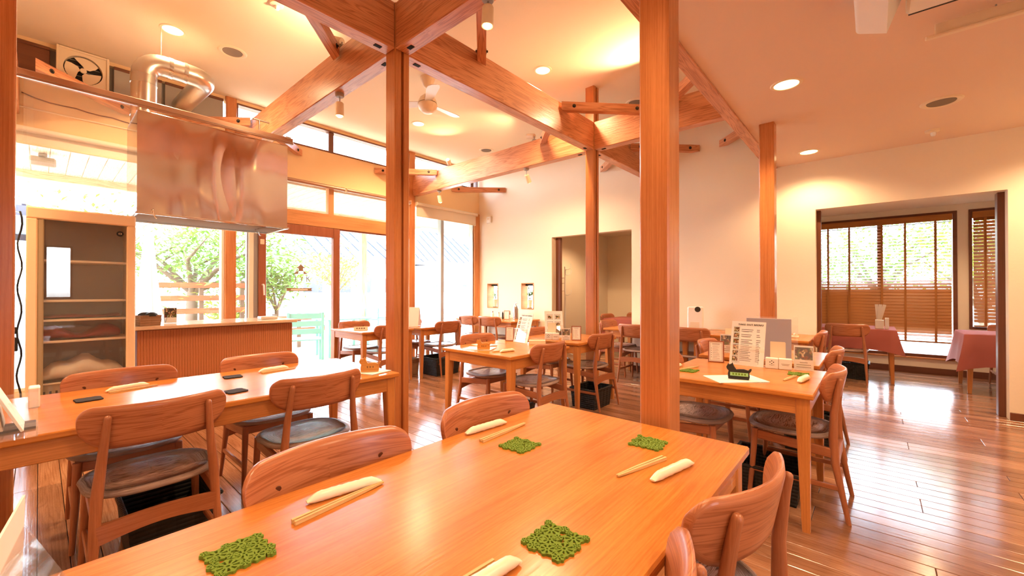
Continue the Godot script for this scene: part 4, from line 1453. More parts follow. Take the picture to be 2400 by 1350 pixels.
func fridge() -> void:
	# front towards +x at x = -4.67
	var t := thing("display_fridge", "tall cream glass-door display fridge left of the counter", "fridge", P(-4.97, 0, 0.235))
	var s := st()
	var w := 0.60
	var d := 0.56
	bx(s, Vector3(0, 0.06, 0), Vector3(d - 0.06, 0.12, w - 0.04), 0.005)
	part("plinth", fin(s), mt.dark, t)
	s = st()
	bx(s, Vector3(-0.02, 1.84, 0), Vector3(d, 0.02, w), 0.004)
	bx(s, Vector3(-0.02, 0.15, 0), Vector3(d, 0.08, w), 0.004)
	bx(s, Vector3(-d * 0.5 - 0.01, 0.99, 0), Vector3(0.02, 1.68, w), 0.003)
	for e in [-1.0, 1.0]:
		bx(s, Vector3(-0.02, 0.99, e * (w * 0.5 - 0.01)), Vector3(d, 1.68, 0.02), 0.003)
	part("cabinet", fin(s), mt.fridge, t)
	s = st()
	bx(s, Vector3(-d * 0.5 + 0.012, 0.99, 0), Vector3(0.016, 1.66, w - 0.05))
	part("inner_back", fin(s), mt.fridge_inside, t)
	s = st()
	bx(s, Vector3(0.27, 1.80, 0), Vector3(0.05, 0.085, w), 0.008)
	bx(s, Vector3(0.27, 0.20, 0), Vector3(0.05, 0.085, w), 0.008)
	for e in [-1.0, 1.0]:
		bx(s, Vector3(0.27, 1.0, e * (w * 0.5 - 0.028)), Vector3(0.05, 1.515, 0.056), 0.008)
	var door := part("door", fin(s, Vector3.UP), mt.fridge, t)
	s = st()
	bx(s, Vector3(0.265, 1.0, 0), Vector3(0.008, 1.515, w - 0.11))
	part("glass", fin(s), mt.fridge_glass, door)
	s = st()
	bx(s, Vector3(0.275, 1.0, w * 0.5 - 0.072), Vector3(0.03, 1.515, 0.032), 0.006)
	part("handle_strip", fin(s), mt.fridge_trim, door)
	s = st(true)
	lathe(s, Vector3(0.272, 1.69, -w * 0.5 + 0.095), [Vector2(0.0, 0.003), Vector2(0.020, 0.003), Vector2(0.022, 0.0)], 20, false, Basis(Vector3.BACK, -PI / 2))
	var lg := part("maker_badge", fin(s), mt.dark, door)
	text(lg, "lettering", "C3", 0.018, Transform3D(Basis(Vector3(0, 0, -1), Vector3.UP, Vector3(1, 0, 0)), Vector3(0.2755, 1.69, -w * 0.5 + 0.095)), mt.cream, 0.0006)
	for h in [1.45, 1.14, 0.99, 0.825]:
		s = st()
		bx(s, Vector3(0.0, h, 0), Vector3(0.44, 0.008, w - 0.06), 0.002)
		bx(s, Vector3(0.225, h, 0), Vector3(0.012, 0.018, w - 0.06), 0.003)
		part("shelf", fin(s), mt.cream, t)
	# contents
	for c in [[1.0, 0.020, 0.04, "folded dark red cloth lying on the upper of the two lower fridge shelves"], [0.834, 0.10, 0.0, "thick dark red cloth bundle on the lowest fridge shelf"]]:
		s = st(true)
		var rings := []
		for k in 13:
			var f := k / 12.0
			var hh: float = c[1] * (0.6 + 0.4 * sin(f * 9.0 + c[2] * 50)) + 0.012
			var r := PackedVector3Array()
			for i in 10:
				var a := TAU * i / 10.0
				r.append(Vector3(cos(a) * 0.17, maxf(0.0, sin(a) * 0.5 + 0.5) * hh, lerpf(-0.22, 0.23, f)))
			rings.append(r)
		loft(s, rings)
		one("folded_cloth", fin(s), mt.red_cloth, c[3], "cloth", "", P(-4.97, c[0], 0.235))
	s = st(true)
	var rr := []
	for k in 13:
		var f := k / 12.0
		var r := PackedVector3Array()
		for i in 12:
			var a := TAU * i / 12.0
			r.append(Vector3(cos(a) * 0.19, maxf(0.0, sin(a) * 0.5 + 0.5) * (0.05 + 0.13 * sin(f * PI) + 0.02 * sin(f * 17)), lerpf(-0.25, 0.25, f)))
		rr.append(r)
	loft(s, rr)
	one("linen_heap", fin(s), mt.shade, "crumpled cream linen heaped in the bottom of the fridge", "cloth", "", P(-4.97, 0.505, 0.235))
	t = thing("storage_basket", "cream perforated plastic basket in the bottom of the fridge", "basket", P(-4.97, 0.192, 0.235))
	s = st()
	bx(s, Vector3(0, 0.01, 0), Vector3(0.40, 0.02, 0.50), 0.004)
	bx(s, Vector3(0.20, 0.155, 0), Vector3(0.012, 0.31, 0.50), 0.003)
	bx(s, Vector3(-0.20, 0.155, 0), Vector3(0.012, 0.31, 0.50), 0.003)
	bx(s, Vector3(0, 0.155, 0.25), Vector3(0.40, 0.31, 0.012), 0.003)
	bx(s, Vector3(0, 0.155, -0.25), Vector3(0.40, 0.31, 0.012), 0.003)
	part("body", fin(s), mt.fridge_trim, t)
	s = st()
	for r in 3:
		for k in 14:
			bx(s, Vector3(0.2065, 0.12 + r * 0.06, -0.21 + k * 0.032), Vector3(0.002, 0.03, 0.012))
	var h2 := part("perforation", fin(s), mt.dark, t)
	h2.set_meta("kind", "stuff")
	s = st()
	bx(s, Vector3(0.2, 0.31, 0), Vector3(0.03, 0.012, 0.53), 0.003)
	bx(s, Vector3(-0.2, 0.31, 0), Vector3(0.03, 0.012, 0.53), 0.003)
	part("rim", fin(s), mt.cream, t)

func counter() -> void:
	var t := thing("service_counter", "wooden service counter with a grooved front and pale top", "counter", P(-5.18, 0, 1.225))
	var s := st()
	bx(s, Vector3(-0.02, 0.43, 0), Vector3(0.56, 0.86, 1.30), 0.004)
	part("body", fin(s, Vector3.UP), mt.counter_front, t)
	s = st()
	bx(s, Vector3(0, 0.432, 0), Vector3(0.012, 0.86, 0.0200), 0.004)
	var m := fin(s, Vector3.UP)
	for k in 62:
		var o := part("slat", m, mt.counter_front, t)
		o.position = Vector3(0.2575, 0, -0.64 + k * 0.021)
	s = st()
	bx(s, Vector3(0.0, 0.885, 0), Vector3(0.66, 0.032, 1.36), 0.005)
	part("worktop", fin(s, Vector3(0, 0, 1)), mt.counter_top, t)
	# things on it
	t = thing("wicker_basket", "small brown wicker basket with dark cloths at the fridge end of the counter", "basket", P(-5.02, 0.901, 0.66), 12)
	s = st()
	var p := PackedVector2Array([Vector2(-0.055, 0), Vector2(0.055, 0), Vector2(0.07, 0.09), Vector2(-0.07, 0.09)])
	extr(s, p, 0.15, Transform3D())
	part("body", fin(s), mt.basket_tan, t)
	s = st()
	bx(s, Vector3(0, 0.088, 0.073), Vector3(0.15, 0.012, 0.012), 0.004)
	bx(s, Vector3(0, 0.088, -0.073), Vector3(0.15, 0.012, 0.012), 0.004)
	bx(s, Vector3(0.07, 0.088, 0), Vector3(0.012, 0.012, 0.15), 0.004)
	bx(s, Vector3(-0.07, 0.088, 0), Vector3(0.012, 0.012, 0.15), 0.004)
	part("rim", fin(s), mt.basket_tan, t)
	s = st(true)
	for k in 4:
		lathe(s, Vector3(-0.04 + k * 0.027, 0.085, 0.03 * sin(k * 2.0)), [Vector2(0.045, 0.0), Vector2(0.04, 0.02), Vector2(0.018, 0.034), Vector2(0.0, 0.036)], 12, true)
	part("contents", fin(s), mt.dark, t)
	t = thing("photo_card", "upright picture card standing on the counter top", "card", P(-5.20, 0.902, 0.85), 90)
	s = st()
	bx(s, Vector3(0, 0.075, 0), Vector3(0.10, 0.15, 0.006), 0.001)
	part("card", fin(s), mt.paper, t)
	t.add_child(print_quad("photo", "food", Vector2(0.092, 0.09), Transform3D(Basis(), Vector3(0, 0.10, 0.0042))), true)
	s = st(true)
	var pts := []
	for k in 22:
		var f := k / 21.0
		pts.append(P(-5.10 + 0.02 * sin(f * 6), 0.906 + 0.075 * absf(sin(f * PI * 2.5)), 0.72 + 0.10 * f))
	tube(s, pts, [0.0025], 6)
	one("wire_loops", fin(s), mt.alu, "thin bent wire card stand on the counter between basket and card", "wire stand")
	s = st()
	bx(s, Vector3(0, 0.015, 0), Vector3(0.12, 0.03, 0.17), 0.004)
	one("white_tray", fin(s), mt.white, "low white box at the far end of the counter", "box", "", P(-5.15, 0.902, 1.70))

func print_quad(called: String, key: String, size: Vector2, xf: Transform3D) -> MeshInstance3D:
	var q := QuadMesh.new()
	q.size = size
	var o := MeshInstance3D.new()
	o.name = called
	o.mesh = q
	o.set_surface_override_material(0, mt["print_" + key])
	o.transform = xf
	return o

func hood() -> void:
	var x := -4.60
	var z0 := 0.53
	var z1 := 1.70
	var t := thing("extractor_hood", "large stainless steel extractor hood with wavy reflections", "extractor hood", P(x, 1.865, (z0 + z1) * 0.5))
	var s := st(true)
	var n := 48
	var m := 16
	var half := (z1 - z0) * 0.5
	var pt := func(i: int, j: int) -> Vector3:
		var u := float(i) / n
		var v := float(j) / m
		var w := 0.0045 * sin(u * 17.0 + 1.6 * sin(v * 3.0)) * sin(PI * u) + 0.0012 * sin(u * 41.0 + v * 2.0) * sin(PI * u) + 0.0018 * sin(v * 5.0 + u * 4.0) * sin(PI * v)
		return Vector3(w, v * 0.86, lerpf(half, -half, u))
	for i in n:
		for j in m:
			quad(s, pt.call(i, j), pt.call(i + 1, j), pt.call(i + 1, j + 1), pt.call(i, j + 1), Vector3.RIGHT)
	s.set_smooth_group(FLAT)
	bx(s, Vector3(-0.008, 0.43, 0), Vector3(0.008, 0.85, half * 2.0 - 0.004))
	part("front_panel", fin(s), mt.steel, t)
	s = st()
	bx(s, Vector3(-0.30, 0.43, -half + 0.004), Vector3(0.585, 0.86, 0.006), 0.001)
	part("side_panel", fin(s), mt.steel, t)
	s = st()
	bx(s, Vector3(-0.30, 0.43, half - 0.002), Vector3(0.585, 0.86, 0.003))
	part("clear_side_sheet", fin(s), mt.smoke_sheet, t)
	s = st()
	bx(s, Vector3(-0.30, 0.862, 0), Vector3(0.60, 0.006, half * 2.0), 0.001)
	bx(s, Vector3(-0.595, 0.43, 0), Vector3(0.006, 0.86, half * 2.0), 0.001)
	part("casing", fin(s), mt.steel, t)
	s = st()
	bx(s, Vector3(-0.30, 0.09, 0), Vector3(0.57, 0.012, half * 2.0 - 0.03))
	part("filter_plate", fin(s), mt.grey_plastic, t)
	s = st()
	bx(s, Vector3(0.006, 0.004, 0), Vector3(0.022, 0.016, half * 2.0 + 0.02), 0.003)
	bx(s, Vector3(-0.595, 0.004, 0), Vector3(0.022, 0.016, half * 2.0 + 0.02), 0.003)
	bx(s, Vector3(-0.295, 0.004, half), Vector3(0.60, 0.016, 0.022), 0.003)
	bx(s, Vector3(-0.295, 0.004, -half), Vector3(0.60, 0.016, 0.022), 0.003)
	part("rim", fin(s), mt.steel, t)
	for c in [[0.012, half - 0.10], [-0.56, -half + 0.1]]:
		s = st(true)
		tube(s, [Vector3(c[0] + 0.01, 0.03, c[1]), Vector3(c[0] + 0.016, 0.045, c[1]), Vector3(c[0] + 0.02, 0.03, c[1]), Vector3(c[0] + 0.018, -0.02, c[1] - 0.012), Vector3(c[0] + 0.03, -0.035, c[1] - 0.02)], [0.005], 6)
		part("hook", fin(s), mt.steel, t)
	# the rail it hangs behind
	t = thing("ceiling_rail", "long dull metal rail crossing in front of hood and exhaust fan", "rail", P(x + 0.02, 2.755, 0.5))
	s = st()
	bx(s, Vector3(0, 0.025, -0.01), Vector3(0.05, 0.05, 2.46), 0.004)
	bx(s, Vector3(0.02, -0.008, -0.01), Vector3(0.03, 0.012, 2.46), 0.003)
	part("rail", fin(s, Vector3(0, 0, 1)), mt.rail, t)
	s = st()
	bx(s, Vector3(0.037, 0.0, -0.01), Vector3(0.004, 0.004, 2.44))
	part("edge_strip", fin(s, Vector3(0, 0, 1)), mt.silver, t)
	s = st(true)
	tube(s, [Vector3(0, 0.05, -0.93), Vector3(0, 0.16, -0.93)], [0.008, 0.008], 8)
	tube(s, [Vector3(0, 0.155, -0.87), Vector3(0, 0.155, -1.02)], [0.010, 0.010], 8)
	part("beam_clamp", fin(s), mt.silver, t)
	s = st()
	bx(s, Vector3(0.01, 0.045, -1.19), Vector3(0.06, 0.02, 0.05), 0.003)
	part("end_clamp", fin(s), mt.silver, t)
	# clear screen under the rail beside the hood
	t = thing("clear_screen", "clear hanging sheet between the rail and the fridge top", "screen", P(x + 0.015, 2.74, 0.22))
	s = st()
	bx(s, Vector3(0, -0.44, 0), Vector3(0.003, 0.88, 0.60))
	part("sheet", fin(s), mt.acrylic, t)

func duct() -> void:
	var t := thing("exhaust_duct", "silver bent ventilation duct rising from the hood into the wall", "duct", P(-5.0, 2.735, 0.62))
	var pts := [Vector3(0, 0, 0), Vector3(0, 0.445, 0)]
	var c1 := Vector3(0, 0.445, -0.14)
	for k in range(1, 8):
		var a := PI * 0.5 * k / 7.0
		pts.append(c1 + Vector3(0, sin(a) * 0.14, cos(a) * 0.14))
	pts.append(Vector3(0, 0.585, -0.30))
	var c2 := Vector3(-0.13, 0.585, -0.34)
	for k in range(1, 8):
		var a := PI * 0.5 * k / 7.0
		pts.append(c2 + Vector3(cos(a) * 0.13, 0, -sin(a) * 0.13))
	pts.append(Vector3(-1.10, 0.645, -0.47))
	var s := st(true)
	tube(s, pts, [0.092], 24)
	part("pipe", fin(s), mt.duct, t)
	for k in [[Vector3(0, 0.06, 0), Vector3(0, 0.09, 0)], [Vector3(0, 0.36, 0), Vector3(0, 0.44, 0)], [Vector3(0, 0.585, -0.17), Vector3(0, 0.585, -0.20)], [Vector3(0, 0.585, -0.28), Vector3(0, 0.585, -0.31)]]:
		s = st(true)
		tube(s, k, [0.0965], 24)
		part("joint_band", fin(s), mt.silver, t)
	s = st(true)
	tube(s, [Vector3(0, 0.67, -0.12), Vector3(0, 0.944, -0.12)], [0.0025, 0.0025], 6)
	part("hanger_rod", fin(s), mt.rail, t)

func exhaust_fan() -> void:
	var t := thing("exhaust_fan", "square cream exhaust fan with three broad blades high on the wall", "exhaust fan", P(-6.14, 3.485, 0.29))
	var b := Basis(Vector3(0, 0, -1), Vector3.UP, Vector3(1, 0, 0))
	var s := st()
	# plate with a round hole: ring strip from circle to square
	var n := 48
	for i in n:
		var a0 := TAU * i / n
		var a1 := TAU * (i + 1) / n
		var sq := func(a: float) -> Vector2:
			var d := Vector2(cos(a), sin(a))
			return d * 0.172 / maxf(absf(d.x), absf(d.y))
		var o0: Vector2 = sq.call(a0)
		var o1: Vector2 = sq.call(a1)
		var i0 := Vector2(cos(a0), sin(a0)) * 0.142
		var i1 := Vector2(cos(a1), sin(a1)) * 0.142
		quad(s, b * Vector3(i0.x, i0.y, 0.03), b * Vector3(i1.x, i1.y, 0.03), b * Vector3(o1.x, o1.y, 0.03), b * Vector3(o0.x, o0.y, 0.03), b * Vector3.BACK)
		quad(s, b * Vector3(i0.x, i0.y, 0.03), b * Vector3(i1.x, i1.y, 0.03), b * Vector3(i1.x, i1.y, -0.03), b * Vector3(i0.x, i0.y, -0.03), b * Vector3(-i0.x, -i0.y, 0))
	part("face_plate", fin(s), mt.cream, t)
	s = st()
	for e in [-1.0, 1.0]:
		bx(s, b * Vector3(e * 0.180, 0, 0.015), (b * Vector3(0.02, 0.38, 0.06)).abs(), 0.004)
		bx(s, b * Vector3(0, e * 0.180, 0.015), (b * Vector3(0.34, 0.02, 0.06)).abs(), 0.004)
	part("frame", fin(s), mt.cream, t)
	s = st(true)
	lathe(s, b * Vector3(0, 0, -0.03), [Vector2(0.0, 0.0), Vector2(0.142, 0.0)], 32, false, Basis(Vector3.BACK, -PI / 2))
	part("shutter_back", fin(s), mt.black, t)
	s = st()
	for k in 5:
		bx(s, b * Vector3(0, -0.10 + k * 0.05, -0.025), (b * Vector3(0.27 * sqrt(1.0 - pow((-0.10 + k * 0.05) / 0.145, 2.0)), 0.004, 0.004)).abs())
	part("shutter_lines", fin(s), mt.grey_plastic, t)
	for k in 3:
		s = st()
		var p := PackedVector2Array()
		for i in 9:
			var f := i / 8.0
			p.append(Vector2.from_angle(f * 1.5) * lerpf(0.134, 0.132, f))
		p.append(Vector2.from_angle(1.40) * 0.09)
		p.append(Vector2.from_angle(1.0) * 0.045)
		p.append(Vector2.from_angle(0.5) * 0.022)
		p.append(Vector2.from_angle(-0.25) * 0.05)
		p.append(Vector2.from_angle(-0.12) * 0.10)
		extr(s, p, 0.004, Transform3D(b * Basis(Vector3.BACK, TAU * k / 3.0 + 0.6), b * Vector3(0, 0, 0.008)))
		part("blade", fin(s), mt.cream, t)
	s = st(true)
	lathe(s, b * Vector3(0, 0, 0.008), [Vector2(0.026, 0.0), Vector2(0.024, 0.014), Vector2(0.0, 0.016)], 20, false, Basis(Vector3.BACK, -PI / 2))
	part("hub", fin(s), mt.cream, t)

# ---------------------------------------------------------------- furniture
# chair in its own axes: faces -z, stands on y = 0
func make_chair(label: String, at: Vector3, turn: float, group: String) -> Node3D:
	var t := thing("dining_chair", label, "chair", at, turn, group)
	var s := st(true)
	# seat: rounded plate, slightly hollow
	var rings := []
	var outline := func(inset: float, y: float, dish: bool) -> PackedVector3Array:
		var r := PackedVector3Array()
		for i in 44:
			var a := TAU * i / 44.0
			var c := cos(a)
			var sn := sin(a)
			var e := 2.0 / 2.7
			var w := (0.228 if sn < 0 else 0.222) - inset
			var p := Vector3(signf(c) * pow(absf(c), e) * w, y, signf(sn) * pow(absf(sn), e) * (0.215 - inset) - 0.02)
			if dish:
				p.y -= 0.006 * (1.0 - pow(p.length() / 0.45, 2.0)) * (1.0 if inset > 0.03 else 0.0)
			r.append(p)
		return r
	rings.append(outline.call(0.030, 0.407, false))
	rings.append(outline.call(0.004, 0.414, false))
	rings.append(outline.call(0.0, 0.424, false))
	rings.append(outline.call(0.006, 0.434, false))
	rings.append(outline.call(0.022, 0.437, false))
	rings.append(outline.call(0.09, 0.434, true))
	rings.append(outline.call(0.17, 0.432, true))
	loft(s, rings)
	part("seat", fin(s, Vector3.RIGHT), mt.seat, t)
	# backrest: bent plate with round ends
	s = st(true)
	var nu := 30
	var nv := 8
	var hw := 0.238
	var hh := 0.085
	var pt := func(i: int, j: int, side: float) -> Vector3:
		var u := lerpf(-hw, hw, i / float(nu))
		# denser sampling near the ends
		u = hw * sin(u / hw * PI * 0.5)
		# small radius at the upper corners, large at the lower ones
		var up := hh
		var dn := hh
		var over := absf(u) - (hw - 0.052)
		if over > 0.0:
			up = hh - 0.052 + sqrt(maxf(0.0, 0.052 * 0.052 - over * over))
		over = absf(u) - (hw - 0.105)
		if over > 0.0:
			dn = hh - 0.105 + sqrt(maxf(0.0, 0.105 * 0.105 - over * over))
		var v := lerpf(-dn, up, j / float(nv))
		var th := 0.012 * clampf(minf(up - v, v + dn) / 0.012 + 0.45, 0.0, 1.0) * (0.5 if i == 0 or i == nu else 1.0)
		var bend := 0.076 * (1.0 - pow(u / hw, 2.0))
		return Vector3(u, 0.695 + v, 0.143 + bend + v * 0.20 + side * th)
	for side in [-1.0, 1.0]:
		for i in nu:
			for j in nv:
				quad(s, pt.call(i, j, side), pt.call(i + 1, j, side), pt.call(i + 1, j + 1, side), pt.call(i, j + 1, side), Vector3(0, 0, side))
	for i in nu:
		for j in [0, nv]:
			quad(s, pt.call(i, j, -1.0), pt.call(i + 1, j, -1.0), pt.call(i + 1, j, 1.0), pt.call(i, j, 1.0), Vector3(0, 1 if j else -1, 0))
	for j in nv:
		for i in [0, nu]:
			quad(s, pt.call(i, j, -1.0), pt.call(i, j + 1, -1.0), pt.call(i, j + 1, 1.0), pt.call(i, j, 1.0), Vector3(1 if i else -1, 0, 0))
	var bk := part("backrest", fin(s, Vector3.RIGHT), mt.chair_back, t)
	for e in [-1.0, 1.0]:
		s = st(true)
		lathe(s, Vector3(e * 0.150, 0.70, 0.1780), [Vector2(0.0, 0.0022), Vector2(0.008, 0.0018), Vector2(0.0085, 0.0)], 14, false, Basis(Vector3.RIGHT, -PI / 2 - 0.2))
		part("dowel_plug", fin(s), mt.dark_trim, bk)
	for e in [-1.0, 1.0]:
		s = st(true)
		tube(s, [Vector3(e * 0.205, 0.0, 0.255), Vector3(e * 0.200, 0.10, 0.236), Vector3(e * 0.190, 0.30, 0.198), Vector3(e * 0.184, 0.43, 0.190), Vector3(e * 0.172, 0.56, 0.192), Vector3(e * 0.160, 0.70, 0.211), Vector3(e * 0.157, 0.735, 0.218), Vector3(e * 0.1565, 0.742, 0.2195), Vector3(e * 0.156, 0.746, 0.2205), Vector3(e * 0.156, 0.748, 0.221)], [0.010, 0.012, 0.017, 0.019, 0.016, 0.0125, 0.0118, 0.0105, 0.0075, 0.003], 12, 1.1)
		part("leg", fin(s, Vector3.UP), mt.chair, t)
		s = st(true)
		tube(s, [Vector3(e * 0.205, 0.0, -0.205), Vector3(e * 0.195, 0.20, -0.188), Vector3(e * 0.187, 0.41, -0.176)], [0.011, 0.015, 0.018], 12)
		part("leg", fin(s, Vector3.UP), mt.chair, t)
		s = st()
		bar(s, Vector3(e * 0.188, 0.380, -0.165), Vector3(e * 0.187, 0.350, 0.190), 0.022, 0.052, 0.005)
		part("side_rail", fin(s, Vector3(0, 0, 1)), mt.chair, t)
		s = st()
		bar(s, Vector3(e * 0.196, 0.175, -0.185), Vector3(e * 0.196, 0.175, 0.215), 0.018, 0.026, 0.004)
		part("stretcher", fin(s, Vector3(0, 0, 1)), mt.chair, t)
	s = st()
	var pr := PackedVector2Array()
	for k in 13:
		var f := k / 12.0
		pr.append(Vector2(lerpf(-0.19, 0.19, f), 0.335 + 0.012 * sin(PI * f)))
	for k in 13:
		var f := 1.0 - k / 12.0
		pr.append(Vector2(lerpf(-0.192, 0.192, f), 0.262 + 0.026 * sin(PI * f)))
	extr(s, pr, 0.020, Transform3D(Basis(), Vector3(0, 0, 0.205)))
	part("rear_rail", fin(s), mt.chair, t)
	s = st()
	bx(s, Vector3(0, 0.385, -0.172), Vector3(0.36, 0.045, 0.02), 0.004)
	part("front_rail", fin(s), mt.chair, t)
	return t

func make_table(x0: float, x1: float, z0: float, z1: float, label: String, group := "") -> Node3D:
	var long_z := (z1 - z0) > (x1 - x0) * 1.05
	var lx := (z1 - z0) if long_z else (x1 - x0)
	var lz := (x1 - x0) if long_z else (z1 - z0)
	var t := thing("dining_table", label, "table", P((x0 + x1) * 0.5, 0, (z0 + z1) * 0.5), 90.0 if long_z else 0.0, group)
	var s := st()
	bx(s, Vector3(0, TOP - 0.014, 0), Vector3(lx, 0.028, lz), 0.005)
	part("tabletop", fin(s, Vector3.RIGHT, rng.randf() * 3.0), mt.table, t)
	for e in [-1.0, 1.0]:
		s = st()
		bx(s, Vector3(0, TOP - 0.028 - 0.042, e * (lz * 0.5 - 0.035)), Vector3(lx - 0.15, 0.084, 0.022), 0.003)
		part("apron", fin(s), mt.table_edge, t)
		s = st()
		bx(s, Vector3(e * (lx * 0.5 - 0.035), TOP - 0.028 - 0.042, 0), Vector3(0.022, 0.084, lz - 0.15), 0.003)
		part("apron", fin(s, Vector3(0, 0, 1)), mt.table_edge, t)
	for ex in [-1.0, 1.0]:
		for ez in [-1.0, 1.0]:
			s = st(false)
			var rings := []
			for f in [[0.0, 0.017], [0.06, 0.019], [TOP - 0.135, 0.030], [TOP - 0.030, 0.031]]:
				var r := PackedVector3Array()
				var h: float = f[1]
				var cx: float = ex * (lx * 0.5 - 0.018 - 0.031)
				var cz: float = ez * (lz * 0.5 - 0.018 - 0.031)
				# the outer faces stay upright, the inner ones taper
				cx += ex * (0.031 - h)
				cz += ez * (0.031 - h)
				for q in [[-1, -0.82], [-0.82, -1], [0.82, -1], [1, -0.82], [1, 0.82], [0.82, 1], [-0.82, 1], [-1, 0.82]]:
					r.append(Vector3(cx + q[0] * h, f[0], cz + q[1] * h))
				rings.append(r)
			loft(s, rings, true, false)
			part("leg", fin(s, Vector3.UP), mt.table_edge, t)
	return t

func basket(at: Vector3, w: float, d: float, h: float, turn: float, m: Material, label: String) -> void:
	var t := thing("storage_basket", label, "basket", at, turn, "woven bag baskets under the tables")
	var tp := 1.12
	var s := st()
	bx(s, Vector3(0, 0.006, 0), Vector3(w, 0.012, d), 0.002)
	part("bottom", fin(s), m, t)
	for e in [-1.0, 1.0]:
		for ax in 2:
			s = st()
			var half := (d if ax == 0 else w) * 0.5
			var wide := (w if ax == 0 else d) * 0.5
			var th := 0.010
			var q := func(u: float, y: float, o: float) -> Vector3:
				var k := lerpf(1.0, tp, y / h)
				var a := u * wide * k
				var b: float = e * (half * k - o)
				return Vector3(a, y, b) if ax == 0 else Vector3(b, y, a)
			var n := Vector3(0, 0, e) if ax == 0 else Vector3(e, 0, 0)
			quad(s, q.call(-1, 0, 0), q.call(1, 0, 0), q.call(1, h, 0), q.call(-1, h, 0), n)
			quad(s, q.call(-1, 0, th), q.call(1, 0, th), q.call(1, h, th), q.call(-1, h, th), -n)
			quad(s, q.call(-1, h, 0), q.call(1, h, 0), q.call(1, h, th), q.call(-1, h, th), Vector3.UP)
			part("side", fin(s), m, t)
	s = st()
	for e in [-1.0, 1.0]:
		bx(s, Vector3(0, h, e * d * 0.5 * tp), Vector3(w * tp + 0.02, 0.018, 0.018), 0.005)
		bx(s, Vector3(e * w * 0.5 * tp, h, 0), Vector3(0.018, 0.018, d * tp), 0.005)
	part("rim", fin(s), m, t)

func cloth(x0: float, x1: float, z0: float, z1: float, drop: float, label: String) -> void:
	var t := P((x0 + x1) * 0.5, 0.7005, (z0 + z1) * 0.5)
	var s := st(true)
	var hx := (x1 - x0) * 0.5 + 0.008
	var hz := (z1 - z0) * 0.5 + 0.008
	var n := 40
	var r := [PackedVector3Array(), PackedVector3Array(), PackedVector3Array(), PackedVector3Array(), PackedVector3Array()]
	for side in 4:
		for k in n / 4:
			var f := k / (n / 4.0)
			var c := [Vector2(-hx, -hz), Vector2(hx, -hz), Vector2(hx, hz), Vector2(-hx, hz)]
			var p: Vector2 = c[side].lerp(c[(side + 1) % 4], f)
			var corner := 1.0 - minf(f, 1.0 - f) * 2.0
			var dr := drop * (1.0 + 0.22 * pow(corner, 4.0))
			var out := p + Vector2(signf(p.x) if absf(p.x) > hx - 0.02 else 0.0, signf(p.y) if absf(p.y) > hz - 0.02 else 0.0) * (0.03 + 0.05 * pow(corner, 6.0))
			r[0].append(Vector3(p.x * 0.5, 0.003, p.y * 0.5))
			r[1].append(Vector3(p.x * 0.985, 0.003, p.y * 0.985))
			r[2].append(Vector3(p.x, -0.006, p.y))
			var m := p.lerp(out, 0.45)
			r[3].append(Vector3(m.x + 0.008 * sin(f * 12.0), -dr * 0.5, m.y + 0.008 * cos(f * 11.0)))
			r[4].append(Vector3(out.x + 0.012 * sin(f * 12.0), -dr, out.y + 0.012 * cos(f * 11.0)))
	loft(s, r, false)
	s.set_smooth_group(1)
	for k in n:
		tri(s, Vector3(0, 0.003, 0), r[0][k], r[0][(k + 1) % n], Vector3.UP)
	one("tablecloth", fin(s), mt.tablecloth, label, "tablecloth", "red tablecloths in the inner room", t)

